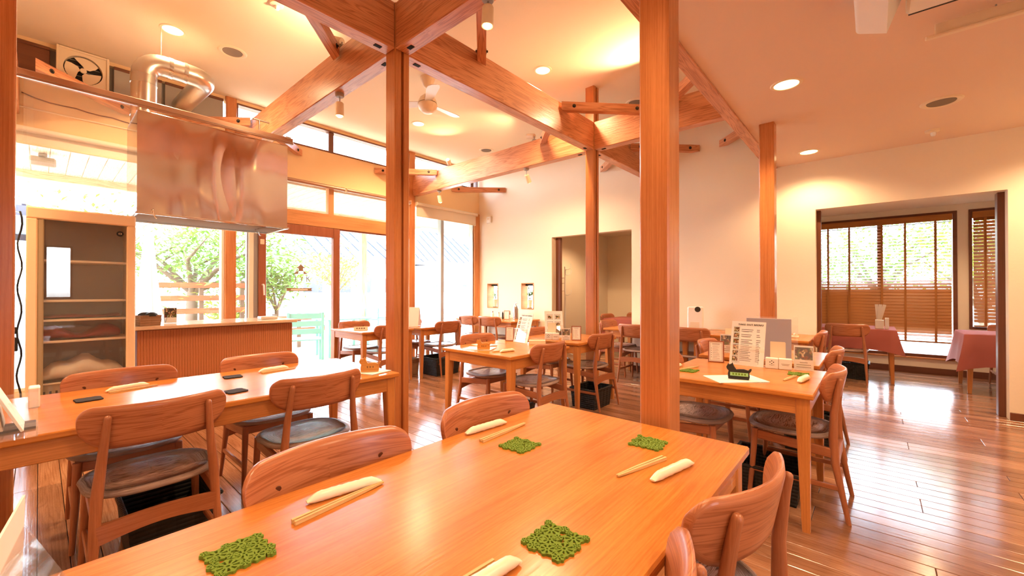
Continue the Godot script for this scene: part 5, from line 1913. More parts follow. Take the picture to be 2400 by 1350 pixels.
func furniture() -> void:
	make_table(-1.139, -0.313, -0.36, 1.562, "large glossy orange-brown table nearest the viewer, laid with green felt coasters")
	make_table(-3.123, -2.271, -0.22, 1.512, "long table left of the grooved post, bright window light across its top")
	make_table(-2.975, -2.13, 2.43, 3.255, "square table with a wooden cat sign, in front of the grooved post's far side")
	make_table(-2.975, -2.19, 3.50, 4.30, "square table at the foot of the slender post, carrying a photo menu")
	make_table(-1.035, -0.225, 2.53, 3.34, "square table with a black cat sign, behind the broad orange post")
	make_table(-1.08, -0.28, 3.56, 4.33, "square table behind the take-out menu, in front of the orange post")
	make_table(-5.60, -4.76, 2.63, 3.40, "small table directly in front of the fixed glass beside the door")
	make_table(-5.55, -4.72, 3.48, 4.24, "small table behind the grooved post near the tall corner window")
	make_table(-5.95, -4.56, 5.19, 5.99, "pale table against the wall below the two plant niches")
	make_table(-2.85, -1.70, 5.20, 5.99, "table against the far wall, half hidden by the broad orange post")
	make_table(-1.66, -0.50, 5.20, 5.99, "table against the far wall, next to the wide opening")
	make_table(-0.62, 0.22, 7.30, 8.08, "table under a red cloth in front of the wide slat blind")
	make_table(0.82, 1.66, 7.25, 8.02, "table under a red cloth by the narrow slat blind")
	make_table(-3.80, -2.98, 6.95, 7.70, "table under a red cloth inside the inner doorway")
	cloth(-0.62, 0.22, 7.30, 8.08, 0.26, "dusty red tablecloth hanging below the wide slat blind")
	cloth(0.82, 1.66, 7.25, 8.02, 0.36, "dusty red tablecloth hanging low near the narrow slat blind")
	cloth(-3.80, -2.98, 6.95, 7.70, 0.26, "dusty red tablecloth seen through the inner doorway")
	var g := "wooden dining chairs with bent backrests"
	var c := make_chair("dark-seated chair tucked under the front table, nearest the lower left corner, plugs in its back", P(-1.0, 0, 0.565), -90, g)
	# [x, z, turn, label]; turn -90 faces +x, 90 faces -x, 0 faces the far wall, 180 faces the viewer
	var rest := [
		[-1.0, 1.18, -90, "chair tucked under the front table, beside the wet towel and chopsticks at its far end"],
		[-0.41, 1.165, 81, "chair with a deeply curved backrest at the aisle side of the front table"],
		[-0.44, 0.585, 92, "chair whose narrow backrest end shows at the bottom edge, aisle side of the front table"],
		[-2.395, 0.33, 90, "chair with a blue-shining seat, its rounded back turned to us, over the black basket"],
		[-2.395, 0.99, 90, "chair with a blue-shining seat, its back turned to us, next to the grooved post"],
		[-2.995, 0.31, -90, "chair across the long table, in front of the display fridge"],
		[-2.995, 1.00, -90, "chair across the long table, in front of the grooved counter"],
		[-2.845, 2.91, -90, "chair behind the wooden cat sign, facing us across its table"],
		[-2.262, 2.89, 90, "chair with its back to the aisle, at the table with the wooden cat sign"],
		[-2.32, 3.90, 90, "chair with its back to the aisle, at the table by the slender post"],
		[-2.845, 3.90, -90, "chair at the window side of the table by the slender post"],
		[-0.905, 2.85, -90, "chair with a dark seat right beside the broad orange post"],
		[-0.355, 2.98, 90, "chair at the aisle end of the table with the black cat sign"],
		[-0.41, 4.03, 90, "chair at the aisle end of the table behind the take-out menu"],
		[-0.95, 3.95, -90, "chair at the inner end of the table behind the take-out menu"],
		[-5.47, 2.99, -90, "chair against the fixed glass, behind the small table by the door"],
		[-4.89, 3.02, 90, "chair half hidden by the grooved post, at the small table by the door"],
		[-4.85, 3.95, 90, "chair with its back to the aisle, above the dark woven basket near the corner window"],
		[-5.42, 3.88, -90, "chair at the window side of the small table behind the grooved post"],
		[-5.47, 5.215, 0, "chair facing the plant niches, the one nearer the corner window"],
		[-4.98, 5.235, 8, "chair facing the plant niches, the one nearer the inner doorway"],
		[-2.37, 5.33, 0, "chair facing the far wall, cut off by the left side of the broad orange post"],
		[-1.68, 5.33, 0, "chair facing the far wall, right beside the broad orange post"],
		[-2.83, 5.62, -90, "pale shining chair at the end of the far wall table, behind the slender post"],
		[-0.615, 5.60, 90, "chair at the end of the far wall table, in front of the wide opening"],
		[-0.27, 7.265, 0, "chair pushed against the red cloth below the wide slat blind"],
		[1.35, 7.98, 180, "chair behind the red cloth below the narrow slat blind"],
		[-3.52, 7.68, 180, "chair behind the red cloth inside the inner doorway"],
		[-3.64, 7.10, -90, "chair at the end of the red-clothed table inside the inner doorway"]]
	for r in rest:
		dup(c, "dining_chair", r[3], P(r[0], 0, r[1]), r[2], g)
	basket(P(-2.60, 0, 0.42), 0.36, 0.30, 0.24, 0, mt.basket, "black woven basket on the floor under the blue-shining seat")
	basket(P(-4.84, 0, 3.92), 0.34, 0.40, 0.25, 0, mt.basket, "dark diamond-woven basket under the chair near the corner window")
	basket(P(-5.17, 0, 3.56), 0.26, 0.22, 0.22, 0, mt.basket_tan, "tan woven basket beside the dark diamond-woven one")
	basket(P(-2.62, 0, 2.90), 0.34, 0.40, 0.16, 0, mt.basket, "low black basket under the table with the wooden cat sign")
	basket(P(-2.27, 0, 3.88), 0.26, 0.32, 0.20, 0, mt.basket, "black basket under the chair by the slender post")
	basket(P(-0.50, 0, 2.98), 0.34, 0.36, 0.18, 0, mt.basket, "black basket under the table with the black cat sign")
	basket(P(-0.37, 0, 3.98), 0.30, 0.34, 0.30, 0, mt.basket, "tall black basket beyond the chair beside the aisle")
	basket(P(-0.25, 0, 7.55), 0.36, 0.30, 0.22, 0, mt.basket, "black basket under the red-clothed table by the wide slat blind")
	basket(P(-2.1, 0, 5.62), 0.30, 0.30, 0.22, 0, mt.basket, "black basket under the far wall table beside the broad orange post")

# ---------------------------------------------------------------- what stands and lies on the tables
func flower(s: SurfaceTool, c: Vector2, r: float, petals: int, rot: float, y0: float, y1: float) -> void:
	var n := petals * 8
	var bands := [0.13, 0.30, 0.72, 1.0]
	var rad := func(band: int, i: int) -> float:
		if band < 3:
			return r * bands[band]
		var a := TAU * i / n
		return r * (0.90 + 0.10 * cos(a * petals))
	var at := func(band: int, i: int, y: float) -> Vector3:
		var a := TAU * i / n + rot
		var q: float = rad.call(band, i)
		return Vector3(c.x + cos(a) * q, y, c.y + sin(a) * q)
	for b in 3:
		for i in n:
			var ph := posmod(i, 8)
			var hole := b == 1 and ph >= 2 and ph < 6
			if hole:
				continue
			quad(s, at.call(b, i, y1), at.call(b, i + 1, y1), at.call(b + 1, i + 1, y1), at.call(b + 1, i, y1), Vector3.UP)
			if b == 1:
				for e in [i, i + 1]:
					quad(s, at.call(1, e, y0), at.call(2, e, y0), at.call(2, e, y1), at.call(1, e, y1), (at.call(1, e, y0) - at.call(1, e + (1 if e == i else -1), y0)))
	for i in n:
		var o := Vector3(cos(TAU * i / n + rot), 0, sin(TAU * i / n + rot))
		quad(s, at.call(3, i, y0), at.call(3, i + 1, y0), at.call(3, i + 1, y1), at.call(3, i, y1), o)
		quad(s, at.call(0, i, y0), at.call(0, i + 1, y0), at.call(0, i + 1, y1), at.call(0, i, y1), -o)
		quad(s, at.call(1, i, y0), at.call(1, i + 1, y0), at.call(1, i + 1, y1), at.call(1, i, y1), o)
		quad(s, at.call(2, i, y0), at.call(2, i + 1, y0), at.call(2, i + 1, y1), at.call(2, i, y1), -o)

func coaster_mesh() -> ArrayMesh:
	var s := st()
	var f := [[-0.028, -0.028, 0.0225, 9, 0.2], [0.026, -0.030, 0.0205, 8, 0.5], [0.030, 0.012, 0.0215, 9, 0.1], [-0.010, 0.004, 0.0180, 8, 0.9], [-0.034, 0.018, 0.0175, 8, 0.3], [0.004, 0.034, 0.0165, 7, 0.6], [0.034, 0.040, 0.0130, 7, 0.2], [-0.024, 0.042, 0.0125, 7, 0.8], [0.000, -0.012, 0.0100, 6, 0.1], [-0.006, -0.046, 0.0100, 6, 0.3], [0.045, -0.010, 0.0085, 6, 0.3], [-0.044, -0.004, 0.0090, 6, 0.4], [0.014, 0.016, 0.0085, 6, 0.0], [-0.047, 0.040, 0.0080, 6, 0.2], [0.010, -0.040, 0.0075, 6, 0.2], [-0.047, -0.046, 0.0080, 6, 0.5], [0.046, -0.046, 0.0080, 6, 0.5]]
	for k in f.size():
		flower(s, Vector2(f[k][0], f[k][1]), f[k][2] * 1.13, f[k][3], f[k][4], 0.0, 0.0050 + 0.00013 * k)
	return fin(s)

func towel(a: Vector2, b: Vector2, label: String, h := TOP, rad := 0.0125) -> void:
	var pa := P(a.x, h, a.y)
	var pb := P(b.x, h, b.y)
	var d := pb - pa
	var ln := d.length()
	var t := thing("wet_towel", label, "towel", (pa + pb) * 0.5, rad_to_deg(atan2(-d.z, d.x)), "wrapped wet towels on the tables")
	var s := st(true)
	var rings := []
	var n := 18
	for k in 23:
		var f := k / 22.0
		var x := lerpf(-ln * 0.5, ln * 0.5, f)
		var e := clampf(minf(f, 1.0 - f) / 0.16, 0.0, 1.0)
		var ry := rad * lerpf(0.16, 1.0, sin(e * PI * 0.5))
		var rz := rad * lerpf(0.72, 1.06, e)
		var r := PackedVector3Array()
		for i in n:
			var a2 := TAU * i / n
			var cr := 1.0 + 0.05 * sin(a2 * 5.0 + f * 30.0) + 0.04 * sin(f * 55.0 + a2 * 2.0)
			r.append(Vector3(x, rad * 0.98 * lerpf(0.55, 1.0, e) + sin(a2) * ry * cr, cos(a2) * rz * cr))
		rings.append(r)
	loft(s, rings)
	part("roll", fin(s), mt.wrap, t)

func chopsticks(a: Vector2, b: Vector2, label: String, h := TOP) -> void:
	var pa := P(a.x, h, a.y)
	var pb := P(b.x, h, b.y)
	var d := pb - pa
	var ln := d.length()
	var t := thing("chopsticks", label, "chopsticks", (pa + pb) * 0.5, rad_to_deg(atan2(-d.z, d.x)), "disposable chopsticks on the tables")
	for e in [-1.0, 1.0]:
		var s := st()
		var rings := []
		for k in [[-0.5, 0.0045, 0.0065], [0.1, 0.0042, 0.006], [0.5, 0.0022, 0.004]]:
			var r := PackedVector3Array()
			var hy: float = k[1]
			var cz: float = e * (k[2] * 0.5 + 0.0006 + 0.0022 * (0.5 - k[0]))
			for q in [[-1, -1], [1, -1], [1, 1], [-1, 1]]:
				r.append(Vector3(k[0] * ln, 0.005 + q[1] * hy, cz + q[0] * k[2] * 0.5))
			rings.append(r)
		loft(s, rings, true, false)
		part("stick", fin(s), mt.chopstick, t)

func cat_sign(at: Vector3, turn: float, m: Material, dark: bool, label: String) -> void:
	var t := thing("cat_sign", label, "sign", at, turn, "")
	var p := PackedVector2Array()
	# lying cat seen from the side: head on the left, tail up on the right
	for q in [[-0.050, 0.000], [0.054, 0.000], [0.058, 0.016], [0.056, 0.038], [0.066, 0.052], [0.068, 0.062], [0.062, 0.064], [0.050, 0.052], [0.030, 0.058], [0.008, 0.057], [-0.010, 0.054], [-0.018, 0.066], [-0.026, 0.082], [-0.030, 0.094], [-0.036, 0.084], [-0.048, 0.080], [-0.052, 0.088], [-0.056, 0.078], [-0.062, 0.066], [-0.058, 0.054], [-0.050, 0.046], [-0.054, 0.030], [-0.054, 0.012]]:
		p.append(Vector2(q[0], q[1]))
	var s := st()
	extr(s, p, 0.016)
	part("board", fin(s), m, t)
	s = st()
	bx(s, Vector3(0, 0.004, -0.004), Vector3(0.105, 0.008, 0.040), 0.002)
	part("foot", fin(s), m, t)
	if dark:
		s = st()
		bx(s, Vector3(0.004, 0.028, 0.0092), Vector3(0.092, 0.020, 0.002))
		part("name_plate", fin(s), mt.sign_green, t)
		for k in 5:
			s = st()
			bx(s, Vector3(-0.026 + k * 0.015, 0.028, 0.0106), Vector3(0.009, 0.009, 0.001))
			bx(s, Vector3(-0.026 + k * 0.015, 0.034, 0.0106), Vector3(0.011, 0.0016, 0.001))
			part("lettering", fin(s), mt.felt, t)
	else:
		for k in 3:
			s = st()
			bx(s, Vector3(-0.012 + k * 0.017, 0.030, 0.0086), Vector3(0.002, 0.011, 0.001))
			bx(s, Vector3(-0.012 + k * 0.017, 0.033, 0.0086), Vector3(0.010, 0.002, 0.001))
			bx(s, Vector3(-0.012 + k * 0.017, 0.027, 0.0086), Vector3(0.008, 0.002, 0.001))
			part("lettering", fin(s), mt.sign_dark, t)

func menu_stand(at: Vector3, turn: float, key: String, w: float, h: float, lean: float, title: String, label: String) -> void:
	var t := thing("menu_stand", label, "menu", at, turn)
	var b := Basis(Vector3.RIGHT, -lean)
	var s := st()
	bx(s, b * Vector3(0, h * 0.5, 0), Vector3(w, h, 0.003), 0.0, b)
	part("sheet", fin(s), mt.paper, t)
	t.add_child(print_quad("print", key, Vector2(w - 0.006, h - 0.006), Transform3D(b, b * Vector3(0, h * 0.5, 0.0019))), true)
	if title:
		text(t, "lettering", title, 0.0165, Transform3D(b.scaled_local(Vector3(1.22, 1, 1)), b * Vector3(0.014, h * 0.925, 0.0026)), mt.black, 0.0006)
	s = st()
	bx(s, b * Vector3(0, h * 0.24, 0.0045), Vector3(w * 0.66, h * 0.45, 0.0015), 0.0, b)
	bx(s, Vector3(0, 0.0015, -0.03), Vector3(w, 0.003, 0.075))
	var b2 := Basis(Vector3.RIGHT, 0.42)
	bx(s, Vector3(0, 0, -0.065) + b2 * Vector3(0, 0.075, 0) , Vector3(w, 0.15, 0.002), 0.0, b2)
	part("acrylic_holder", fin(s), mt.acrylic, t)

func framed_card(at: Vector3, turn: float, w: float, h: float, label: String) -> void:
	var t := thing("framed_notice", label, "notice", at, turn)
	var b := Basis(Vector3.RIGHT, -0.12)
	var s := st()
	for e in [-1.0, 1.0]:
		bx(s, b * Vector3(e * (w * 0.5 - 0.004), h * 0.5, 0), Vector3(0.008, h, 0.012), 0.001, b)
		bx(s, b * Vector3(0, h * 0.5 + e * (h * 0.5 - 0.004), 0), Vector3(w - 0.016, 0.008, 0.012), 0.001, b)
	part("frame", fin(s), mt.sash, t)
	s = st()
	bx(s, b * Vector3(0, h * 0.5, 0), Vector3(w - 0.014, h - 0.014, 0.004), 0.0, b)
	part("card", fin(s), mt.paper, t)
	t.add_child(print_quad("print", "card", Vector2(w - 0.016, h - 0.016), Transform3D(b, b * Vector3(0, h * 0.5, 0.0026))), true)
	s = st()
	bx(s, Vector3(0, 0.03, -0.022), Vector3(0.02, 0.06, 0.004), 0.0, Basis(Vector3.RIGHT, 0.5))
	part("strut", fin(s), mt.sash, t)

func photo_card(at: Vector3, turn: float, key: String, label: String, w := 0.11, h := 0.16) -> void:
	var t := thing("photo_card", label, "card", at, turn)
	var s := st()
	bx(s, Vector3(0, h * 0.5 + 0.004, 0), Vector3(w, h, 0.003))
	part("card", fin(s), mt.paper, t)
	t.add_child(print_quad("photo", key, Vector2(w - 0.01, h * 0.52), Transform3D(Basis(), Vector3(0, h * 0.70, 0.0021))), true)
	s = st()
	for k in 3:
		bx(s, Vector3(0, h * 0.32 - k * 0.015, 0.0018), Vector3(w * (0.4 if k == 0 else 0.75), 0.005, 0.0006))
	part("caption", fin(s), mt.grey_plastic, t)
	s = st()
	bx(s, Vector3(0, h * 0.5 + 0.004, 0.004), Vector3(w + 0.006, h + 0.006, 0.002))
	bx(s, Vector3(0, 0.002, 0.0), Vector3(w + 0.006, 0.003, 0.05))
	part("acrylic_holder", fin(s), mt.acrylic, t)

func card_box(at: Vector3, turn: float, label: String) -> void:
	var t := thing("card_holder", label, "holder", at, turn)
	var s := st()
	for e in [-1.0, 1.0]:
		bx(s, Vector3(e * 0.0375, 0.035, 0), Vector3(0.073, 0.07, 0.05), 0.003)
	part("box", fin(s), mt.white, t)
	s = st()
	for q in [[-0.048, 0.044], [-0.028, 0.044], [-0.038, 0.034], [-0.038, 0.052]]:
		bx(s, Vector3(q[0], q[1], 0.0253), Vector3(0.006, 0.006, 0.001))
	for q in [[-0.048, 0.026], [-0.038, 0.023], [-0.028, 0.026]]:
		bx(s, Vector3(q[0], q[1], 0.0253), Vector3(0.009, 0.002, 0.001))
	part("face_mark", fin(s), mt.dark, t)
	s = st()
	bx(s, Vector3(0.038, 0.036, 0.0253), Vector3(0.046, 0.003, 0.001))
	bx(s, Vector3(0.038, 0.029, 0.0253), Vector3(0.036, 0.003, 0.001))
	part("print", fin(s), mt.grey_plastic, t)
	s = st()
	bx(s, Vector3(-0.005, 0.105, -0.036), Vector3(0.085, 0.14, 0.003), 0.0, Basis(Vector3.RIGHT, -0.15))
	bx(s, Vector3(-0.002, 0.100, -0.044), Vector3(0.085, 0.14, 0.003), 0.0, Basis(Vector3.RIGHT, -0.10))
	part("cards", fin(s), mt.cream, t)

func sheet(at: Vector3, turn: float, w: float, d: float, label: String) -> void:
	var t := thing("paper_menu", label, "paper", at, turn)
	var s := st()
	bx(s, Vector3(0, 0.001, 0), Vector3(w, 0.002, d))
	part("lower_leaf", fin(s), mt.paper, t)
	s = st()
	bx(s, Vector3(0.004, 0.004, 0), Vector3(w, 0.0015, d), 0.0, Basis(Vector3.BACK, 0.012))
	part("upper_leaf", fin(s), mt.paper, t)

func foreground_table_items() -> void:
	var y := TOP
	var m := coaster_mesh()
	var g := "green felt flower coasters on the front table"
	one("felt_coaster", m, mt.felt, "green felt flower coaster lying by the far towel of the front table", "coaster", g, P(-0.893, y, 1.06), 4)
	one("felt_coaster", m, mt.felt, "green felt flower coaster in front of the broad orange post", "coaster", g, P(-0.577, y, 1.365), 95)
	one("felt_coaster", m, mt.felt, "green felt flower coaster near the middle of the bottom edge", "coaster", g, P(-0.497, y, 0.703), 2)
	one("felt_coaster", m, mt.felt, "green felt flower coaster nearest the lower left corner", "coaster", g, P(-0.94, y, 0.262), 182)
	towel(Vector2(-1.103, 1.010), Vector2(-1.086, 1.205), "wrapped white towel by the far chair of the front table")
	chopsticks(Vector2(-1.014, 1.000), Vector2(-1.022, 1.245), "chopsticks next to the towel by the far chair of the front table")
	towel(Vector2(-1.038, 0.430), Vector2(-1.006, 0.612), "wrapped white towel in front of the chair with plugs in its back")
	chopsticks(Vector2(-0.972, 0.374), Vector2(-0.997, 0.612), "chopsticks in front of the chair with plugs in its back")
	chopsticks(Vector2(-0.488, 1.272), Vector2(-0.539, 1.062), "chopsticks pointing at the aisle side, beyond the middle coaster")
	towel(Vector2(-0.452, 1.094), Vector2(-0.411, 1.288), "wrapped white towel near the deeply curved chair")
	chopsticks(Vector2(-0.541, 0.572), Vector2(-0.560, 0.36), "chopsticks of which only the thick ends show at the bottom edge")
	towel(Vector2(-0.512, 0.606), Vector2(-0.530, 0.42), "wrapped towel of which only the tip shows at the bottom edge")
	menu_stand(P(-0.931, y, -0.033), -7, "card", 0.24, 0.185, 0.02, "", "menu stand cut off at the lower left edge, on the front table")

func left_table_items() -> void:
	var y := TOP
	var g := "dark felt coasters on the long left table"
	var s := st()
	var p := PackedVector2Array()
	for k in 36:
		var a := TAU * k / 36.0
		var d := Vector2(cos(a), sin(a))
		p.append(d * 0.048 / maxf(absf(d.x), absf(d.y)) * (0.94 + 0.05 * cos(a * 12.0)))
	extr(s, p, 0.006, Transform3D(Basis(Vector3.RIGHT, Vector3.BACK, Vector3.UP), Vector3(0, 0.003, 0)))
	var m := fin(s)
	one("felt_coaster", m, mt.felt_dark, "dark felt coaster near the display fridge end of the long table", "coaster", g, P(-2.81, y, 0.157), 5)
	one("felt_coaster", m, mt.felt_dark, "dark felt coaster by the counter-side chair, in the window glare", "coaster", g, P(-2.90, y, 0.768), -6)
	one("felt_coaster", m, mt.felt_dark, "dark felt coaster peeping out between the two blue-shining chairs", "coaster", g, P(-2.474, y, 0.668), 10)
	towel(Vector2(-2.945, 0.225), Vector2(-3.000, 0.400), "wrapped towel on the long table before the fridge-side chair")
	chopsticks(Vector2(-2.905, 0.235), Vector2(-2.955, 0.430), "chopsticks on the long table before the fridge-side chair")
	towel(Vector2(-2.925, 0.915), Vector2(-2.955, 1.10), "wrapped towel on the long table before the counter-side chair")
	chopsticks(Vector2(-2.885, 0.92), Vector2(-2.910, 1.13), "chopsticks on the long table before the counter-side chair")
	sheet(P(-2.43, y, 1.40), 12, 0.20, 0.16, "folded white menu under the wooden cat sign at the end of the long table")
	cat_sign(P(-2.413, y + 0.006, 1.385), 52, mt.sign_wood, false, "wooden cat-shaped reserved sign beside the grooved post")
	# clear stand with leaning cards
	var t := thing("card_stand", "clear acrylic stand with leaning grey menu cards at the left edge", "menu stand", P(-2.40, y, -0.055))
	s = st()
	bx(s, Vector3(0.02, 0.0015, 0), Vector3(0.26, 0.003, 0.11))
	bx(s, Vector3(-0.10, 0.06, 0), Vector3(0.003, 0.12, 0.11), 0.0, Basis(Vector3.BACK, 0.1))
	bx(s, Vector3(0.03, 0.055, 0), Vector3(0.003, 0.11, 0.11), 0.0, Basis(Vector3.BACK, -0.1))
	bx(s, Vector3(0.10, 0.02, 0), Vector3(0.003, 0.04, 0.11))
	part("acrylic_holder", fin(s), mt.acrylic, t)
	s = st()
	bx(s, Vector3(-0.03, 0.008, 0), Vector3(0.12, 0.008, 0.10), 0.001)
	part("base_plate", fin(s), mt.dark, t)
	for k in [[0.03, -0.02, 0.40], [-0.02, 0.03, 0.16]]:
		s = st()
		var b := Basis(Vector3.RIGHT, k[2])
		bx(s, Vector3(k[0], 0.012, k[1]) + b * Vector3(0, 0.17, 0), Vector3(0.16, 0.33, 0.008), 0.001, b)
		part("card", fin(s), mt.paper if k[2] > 0.3 else mt.shade, t)
	s = st()
	bx(s, Vector3(0, 0.045, 0), Vector3(0.08, 0.09, 0.035), 0.004)
	one("white_block", fin(s), mt.white, "small upright white box behind the clear card stand", "box", "", P(-2.84, y, -0.012), 0)

func other_table_items() -> void:
	var y := TOP
	# square table in the middle
	sheet(P(-2.66, y, 2.60), 28, 0.26, 0.20, "white menu sheet under the wooden cat sign on the middle table")
	sheet(P(-2.80, y, 2.80), -14, 0.21, 0.16, "white menu sheet lying behind the wooden cat sign on the middle table")
	cat_sign(P(-2.57, y + 0.006, 2.56), 38, mt.sign_wood, false, "wooden cat-shaped reserved sign on the square table in the middle")
	menu_stand(P(-2.665, y, 3.17), -10, "menu", 0.215, 0.30, 0.30, "TAKE OUT MENU", "tall take-out menu stand at the back of the middle table")
	framed_card(P(-2.83, y, 3.20), 34, 0.09, 0.15, "small framed notice just left of the take-out menu on the middle table")
	var s := st()
	bx(s, Vector3(0, 0.022, 0), Vector3(0.16, 0.044, 0.05), 0.003)
	one("tissue_box", fin(s), mt.cream, "low cream box behind the chair back on the middle table", "box", "", P(-2.44, y, 3.16), 34)
	towel(Vector2(-2.36, 2.55), Vector2(-2.33, 2.70), "wrapped towel at the near corner of the middle table")
	chopsticks(Vector2(-2.42, 2.52), Vector2(-2.40, 2.72), "chopsticks at the near corner of the middle table")
	# second square table
	menu_stand(P(-2.66, y, 3.76), 46, "menu_b", 0.205, 0.30, 0.26, "", "menu stand with four photographs on the table by the slender post")
	card_box(P(-2.58, y, 3.60), 34, "white card holder below the photo menu, on the table by the slender post")
	photo_card(P(-2.43, y, 3.64), 34, "food", "small food photo card on the table by the slender post", 0.09, 0.12)
	framed_card(P(-2.34, y, 3.70), 34, 0.10, 0.15, "small framed notice alone at the aisle end of the table by the slender post")
	# table with the black cat
	sheet(P(-0.614, y, 2.69), 42, 0.28, 0.20, "white menu sheet lying askew under the black cat sign")
	cat_sign(P(-0.595, y + 0.006, 2.685), 12, mt.sign_dark, true, "black cat-shaped sign with a green name plate")
	menu_stand(P(-0.668, y, 3.225), -4, "menu", 0.215, 0.31, 0.24, "TAKE OUT MENU", "tall take-out menu stand behind the black cat sign")
	framed_card(P(-0.862, y, 3.235), 14, 0.105, 0.155, "small framed notice left of the take-out menu behind the black cat sign")
	card_box(P(-0.478, y, 3.245), 8, "white card holder with a dotted face, right of the take-out menu")
	photo_card(P(-0.345, y, 3.290), 8, "food_b", "upright food photo card at the aisle end of the black cat sign's table", 0.105, 0.155)
	var g := "green felt coasters on the table with the black cat sign"
	var m := coaster_mesh()
	one("felt_coaster", m, mt.felt, "green felt coaster on the black cat sign's table, beside the broad orange post", "coaster", g, P(-0.905, y, 2.77), 0)
	one("felt_coaster", m, mt.felt, "green felt coaster on the black cat sign's table, in front of the food photo card", "coaster", g, P(-0.352, y, 3.10), 5)
	chopsticks(Vector2(-0.357, 3.01), Vector2(-0.391, 2.82), "short-looking chopsticks on the black cat sign's table, before its aisle-end chair")
	towel(Vector2(-0.315, 2.81), Vector2(-0.290, 2.98), "wrapped towel on the black cat sign's table, before its aisle-end chair", y, 0.016)
	towel(Vector2(-1.005, 2.72), Vector2(-1.0, 2.92), "wrapped towel on the black cat sign's table, touching the broad orange post's outline")
	chopsticks(Vector2(-0.955, 2.73), Vector2(-0.90, 2.96), "chopsticks on the black cat sign's table, beside the broad orange post")
	# table behind it
	var t := thing("divider_panel", "grey-lavender upright menu folder behind the take-out menu", "folder", P(-0.60, y, 3.63), 6)
	s = st()
	bx(s, Vector3(0, 0.155, 0), Vector3(0.29, 0.31, 0.008), 0.002, Basis(Vector3.RIGHT, -0.10))
	part("folder", fin(s), mt.folder, t)
	s = st()
	bx(s, Vector3(0.02, 0.16, -0.05), Vector3(0.33, 0.32, 0.003))
	bx(s, Vector3(0.02, 0.002, -0.02), Vector3(0.33, 0.003, 0.07))
	part("acrylic_holder", fin(s), mt.acrylic, t)
	photo_card(P(-0.905, y, 3.80), 14, "food", "food photo card on the table behind the framed notice", 0.14, 0.15)
	card_box(P(-0.97, y, 4.12), 14, "white card holder on the table behind the framed notice")
	framed_card(P(-0.90, y, 4.20), 14, 0.10, 0.15, "framed notice on the far side of the table behind the take-out menu")
	# far wall tables
	t = thing("dispenser", "white upright dispenser with a dark round button on the far wall table", "dispenser", P(-1.77, y, 5.70), 14)
	s = st()
	bx(s, Vector3(0, 0.155, 0), Vector3(0.19, 0.31, 0.10), 0.014)
	part("body", fin(s), mt.white, t)
	s = st(true)
	lathe(s, Vector3(0.03, 0.275, 0.05), [Vector2(0.0, 0.003), Vector2(0.034, 0.003), Vector2(0.036, 0.0)], 20, false, Basis(Vector3.RIGHT, PI / 2))
	part("button", fin(s), mt.sign_dark, t)
	s = st()
	bx(s, Vector3(-0.005, 0.06, 0.051), Vector3(0.11, 0.10, 0.004), 0.001)
	part("tray_window", fin(s), mt.shade, t)
	t = thing("small_dish", "small white dish with a folded cloth on the far wall table behind the slender post", "dish", P(-2.62, y, 5.40))
	s = st(true)
	lathe(s, Vector3(), [Vector2(0.0, 0.0), Vector2(0.03, 0.0), Vector2(0.055, 0.018), Vector2(0.052, 0.019), Vector2(0.028, 0.005), Vector2(0.0, 0.005)], 22)
	part("dish", fin(s), mt.white, t)
	s = st(true)
	lathe(s, Vector3(0, 0.005, 0), [Vector2(0.03, 0.0), Vector2(0.026, 0.018), Vector2(0.0, 0.022)], 14, true)
	part("folded_cloth", fin(s), mt.paper, t)
	t = thing("small_tray", "small cream tray with a towel on the far wall table, beside the wide opening", "tray", P(-0.72, y, 5.50), 4)
	s = st()
	bx(s, Vector3(0, 0.01, 0), Vector3(0.20, 0.02, 0.10), 0.004)
	part("tray", fin(s), mt.cream, t)
	s = st(true)
	tube(s, [Vector3(0.06, 0.035, -0.03), Vector3(0.075, 0.036, 0.04)], [0.014], 10)
	part("towel", fin(s), mt.wrap, t)
	# window side
	t = thing("place_card", "folded place card on the small table by the door", "card", P(-5.1, y, 2.80), 52)
	s = st()
	for e in [-1.0, 1.0]:
		bx(s, Vector3(0, 0.022, e * 0.014), Vector3(0.17, 0.05, 0.003), 0.0, Basis(Vector3.RIGHT, -e * 0.5))
	part("card", fin(s), mt.cream, t)
	s = st()
	for k in 4:
		bx(s, Vector3(-0.045 + k * 0.03, 0.024, 0.0165), Vector3(0.018, 0.018, 0.001), 0.0, Basis(Vector3.RIGHT, -0.5))
	part("lettering", fin(s), mt.dark_trim, t)
	t = thing("menu_cone", "pale folded menu standing on the small table behind the grooved post", "menu", P(-5.06, y, 3.62), 40)
	s = st()
	for e in [-1.0, 1.0]:
		bx(s, Vector3(0, 0.14, e * 0.05), Vector3(0.15, 0.29, 0.003), 0.0, Basis(Vector3.RIGHT, -e * 0.33))
	part("card", fin(s), mt.terracotta, t)
	# below the niches
	t = thing("dispenser_bottle", "tall silver pump dispenser below the niche nearer the doorway", "dispenser", P(-4.86, y, 5.66))
	s = st(true)
	lathe(s, Vector3(), [Vector2(0.0, 0.0), Vector2(0.048, 0.0), Vector2(0.050, 0.01), Vector2(0.050, 0.20), Vector2(0.040, 0.235), Vector2(0.030, 0.255), Vector2(0.0, 0.262)], 24)
	part("bottle", fin(s), mt.silver, t)
	s = st(true)
	tube(s, [Vector3(0, 0.255, 0), Vector3(0, 0.285, 0), Vector3(0.02, 0.298, 0.0), Vector3(0.05, 0.290, 0.0)], [0.010, 0.010, 0.009, 0.007], 8)
	part("spout", fin(s), mt.silver, t)
	framed_card(P(-4.98, y, 5.55), 30, 0.10, 0.16, "framed notice beside the silver pump dispenser")
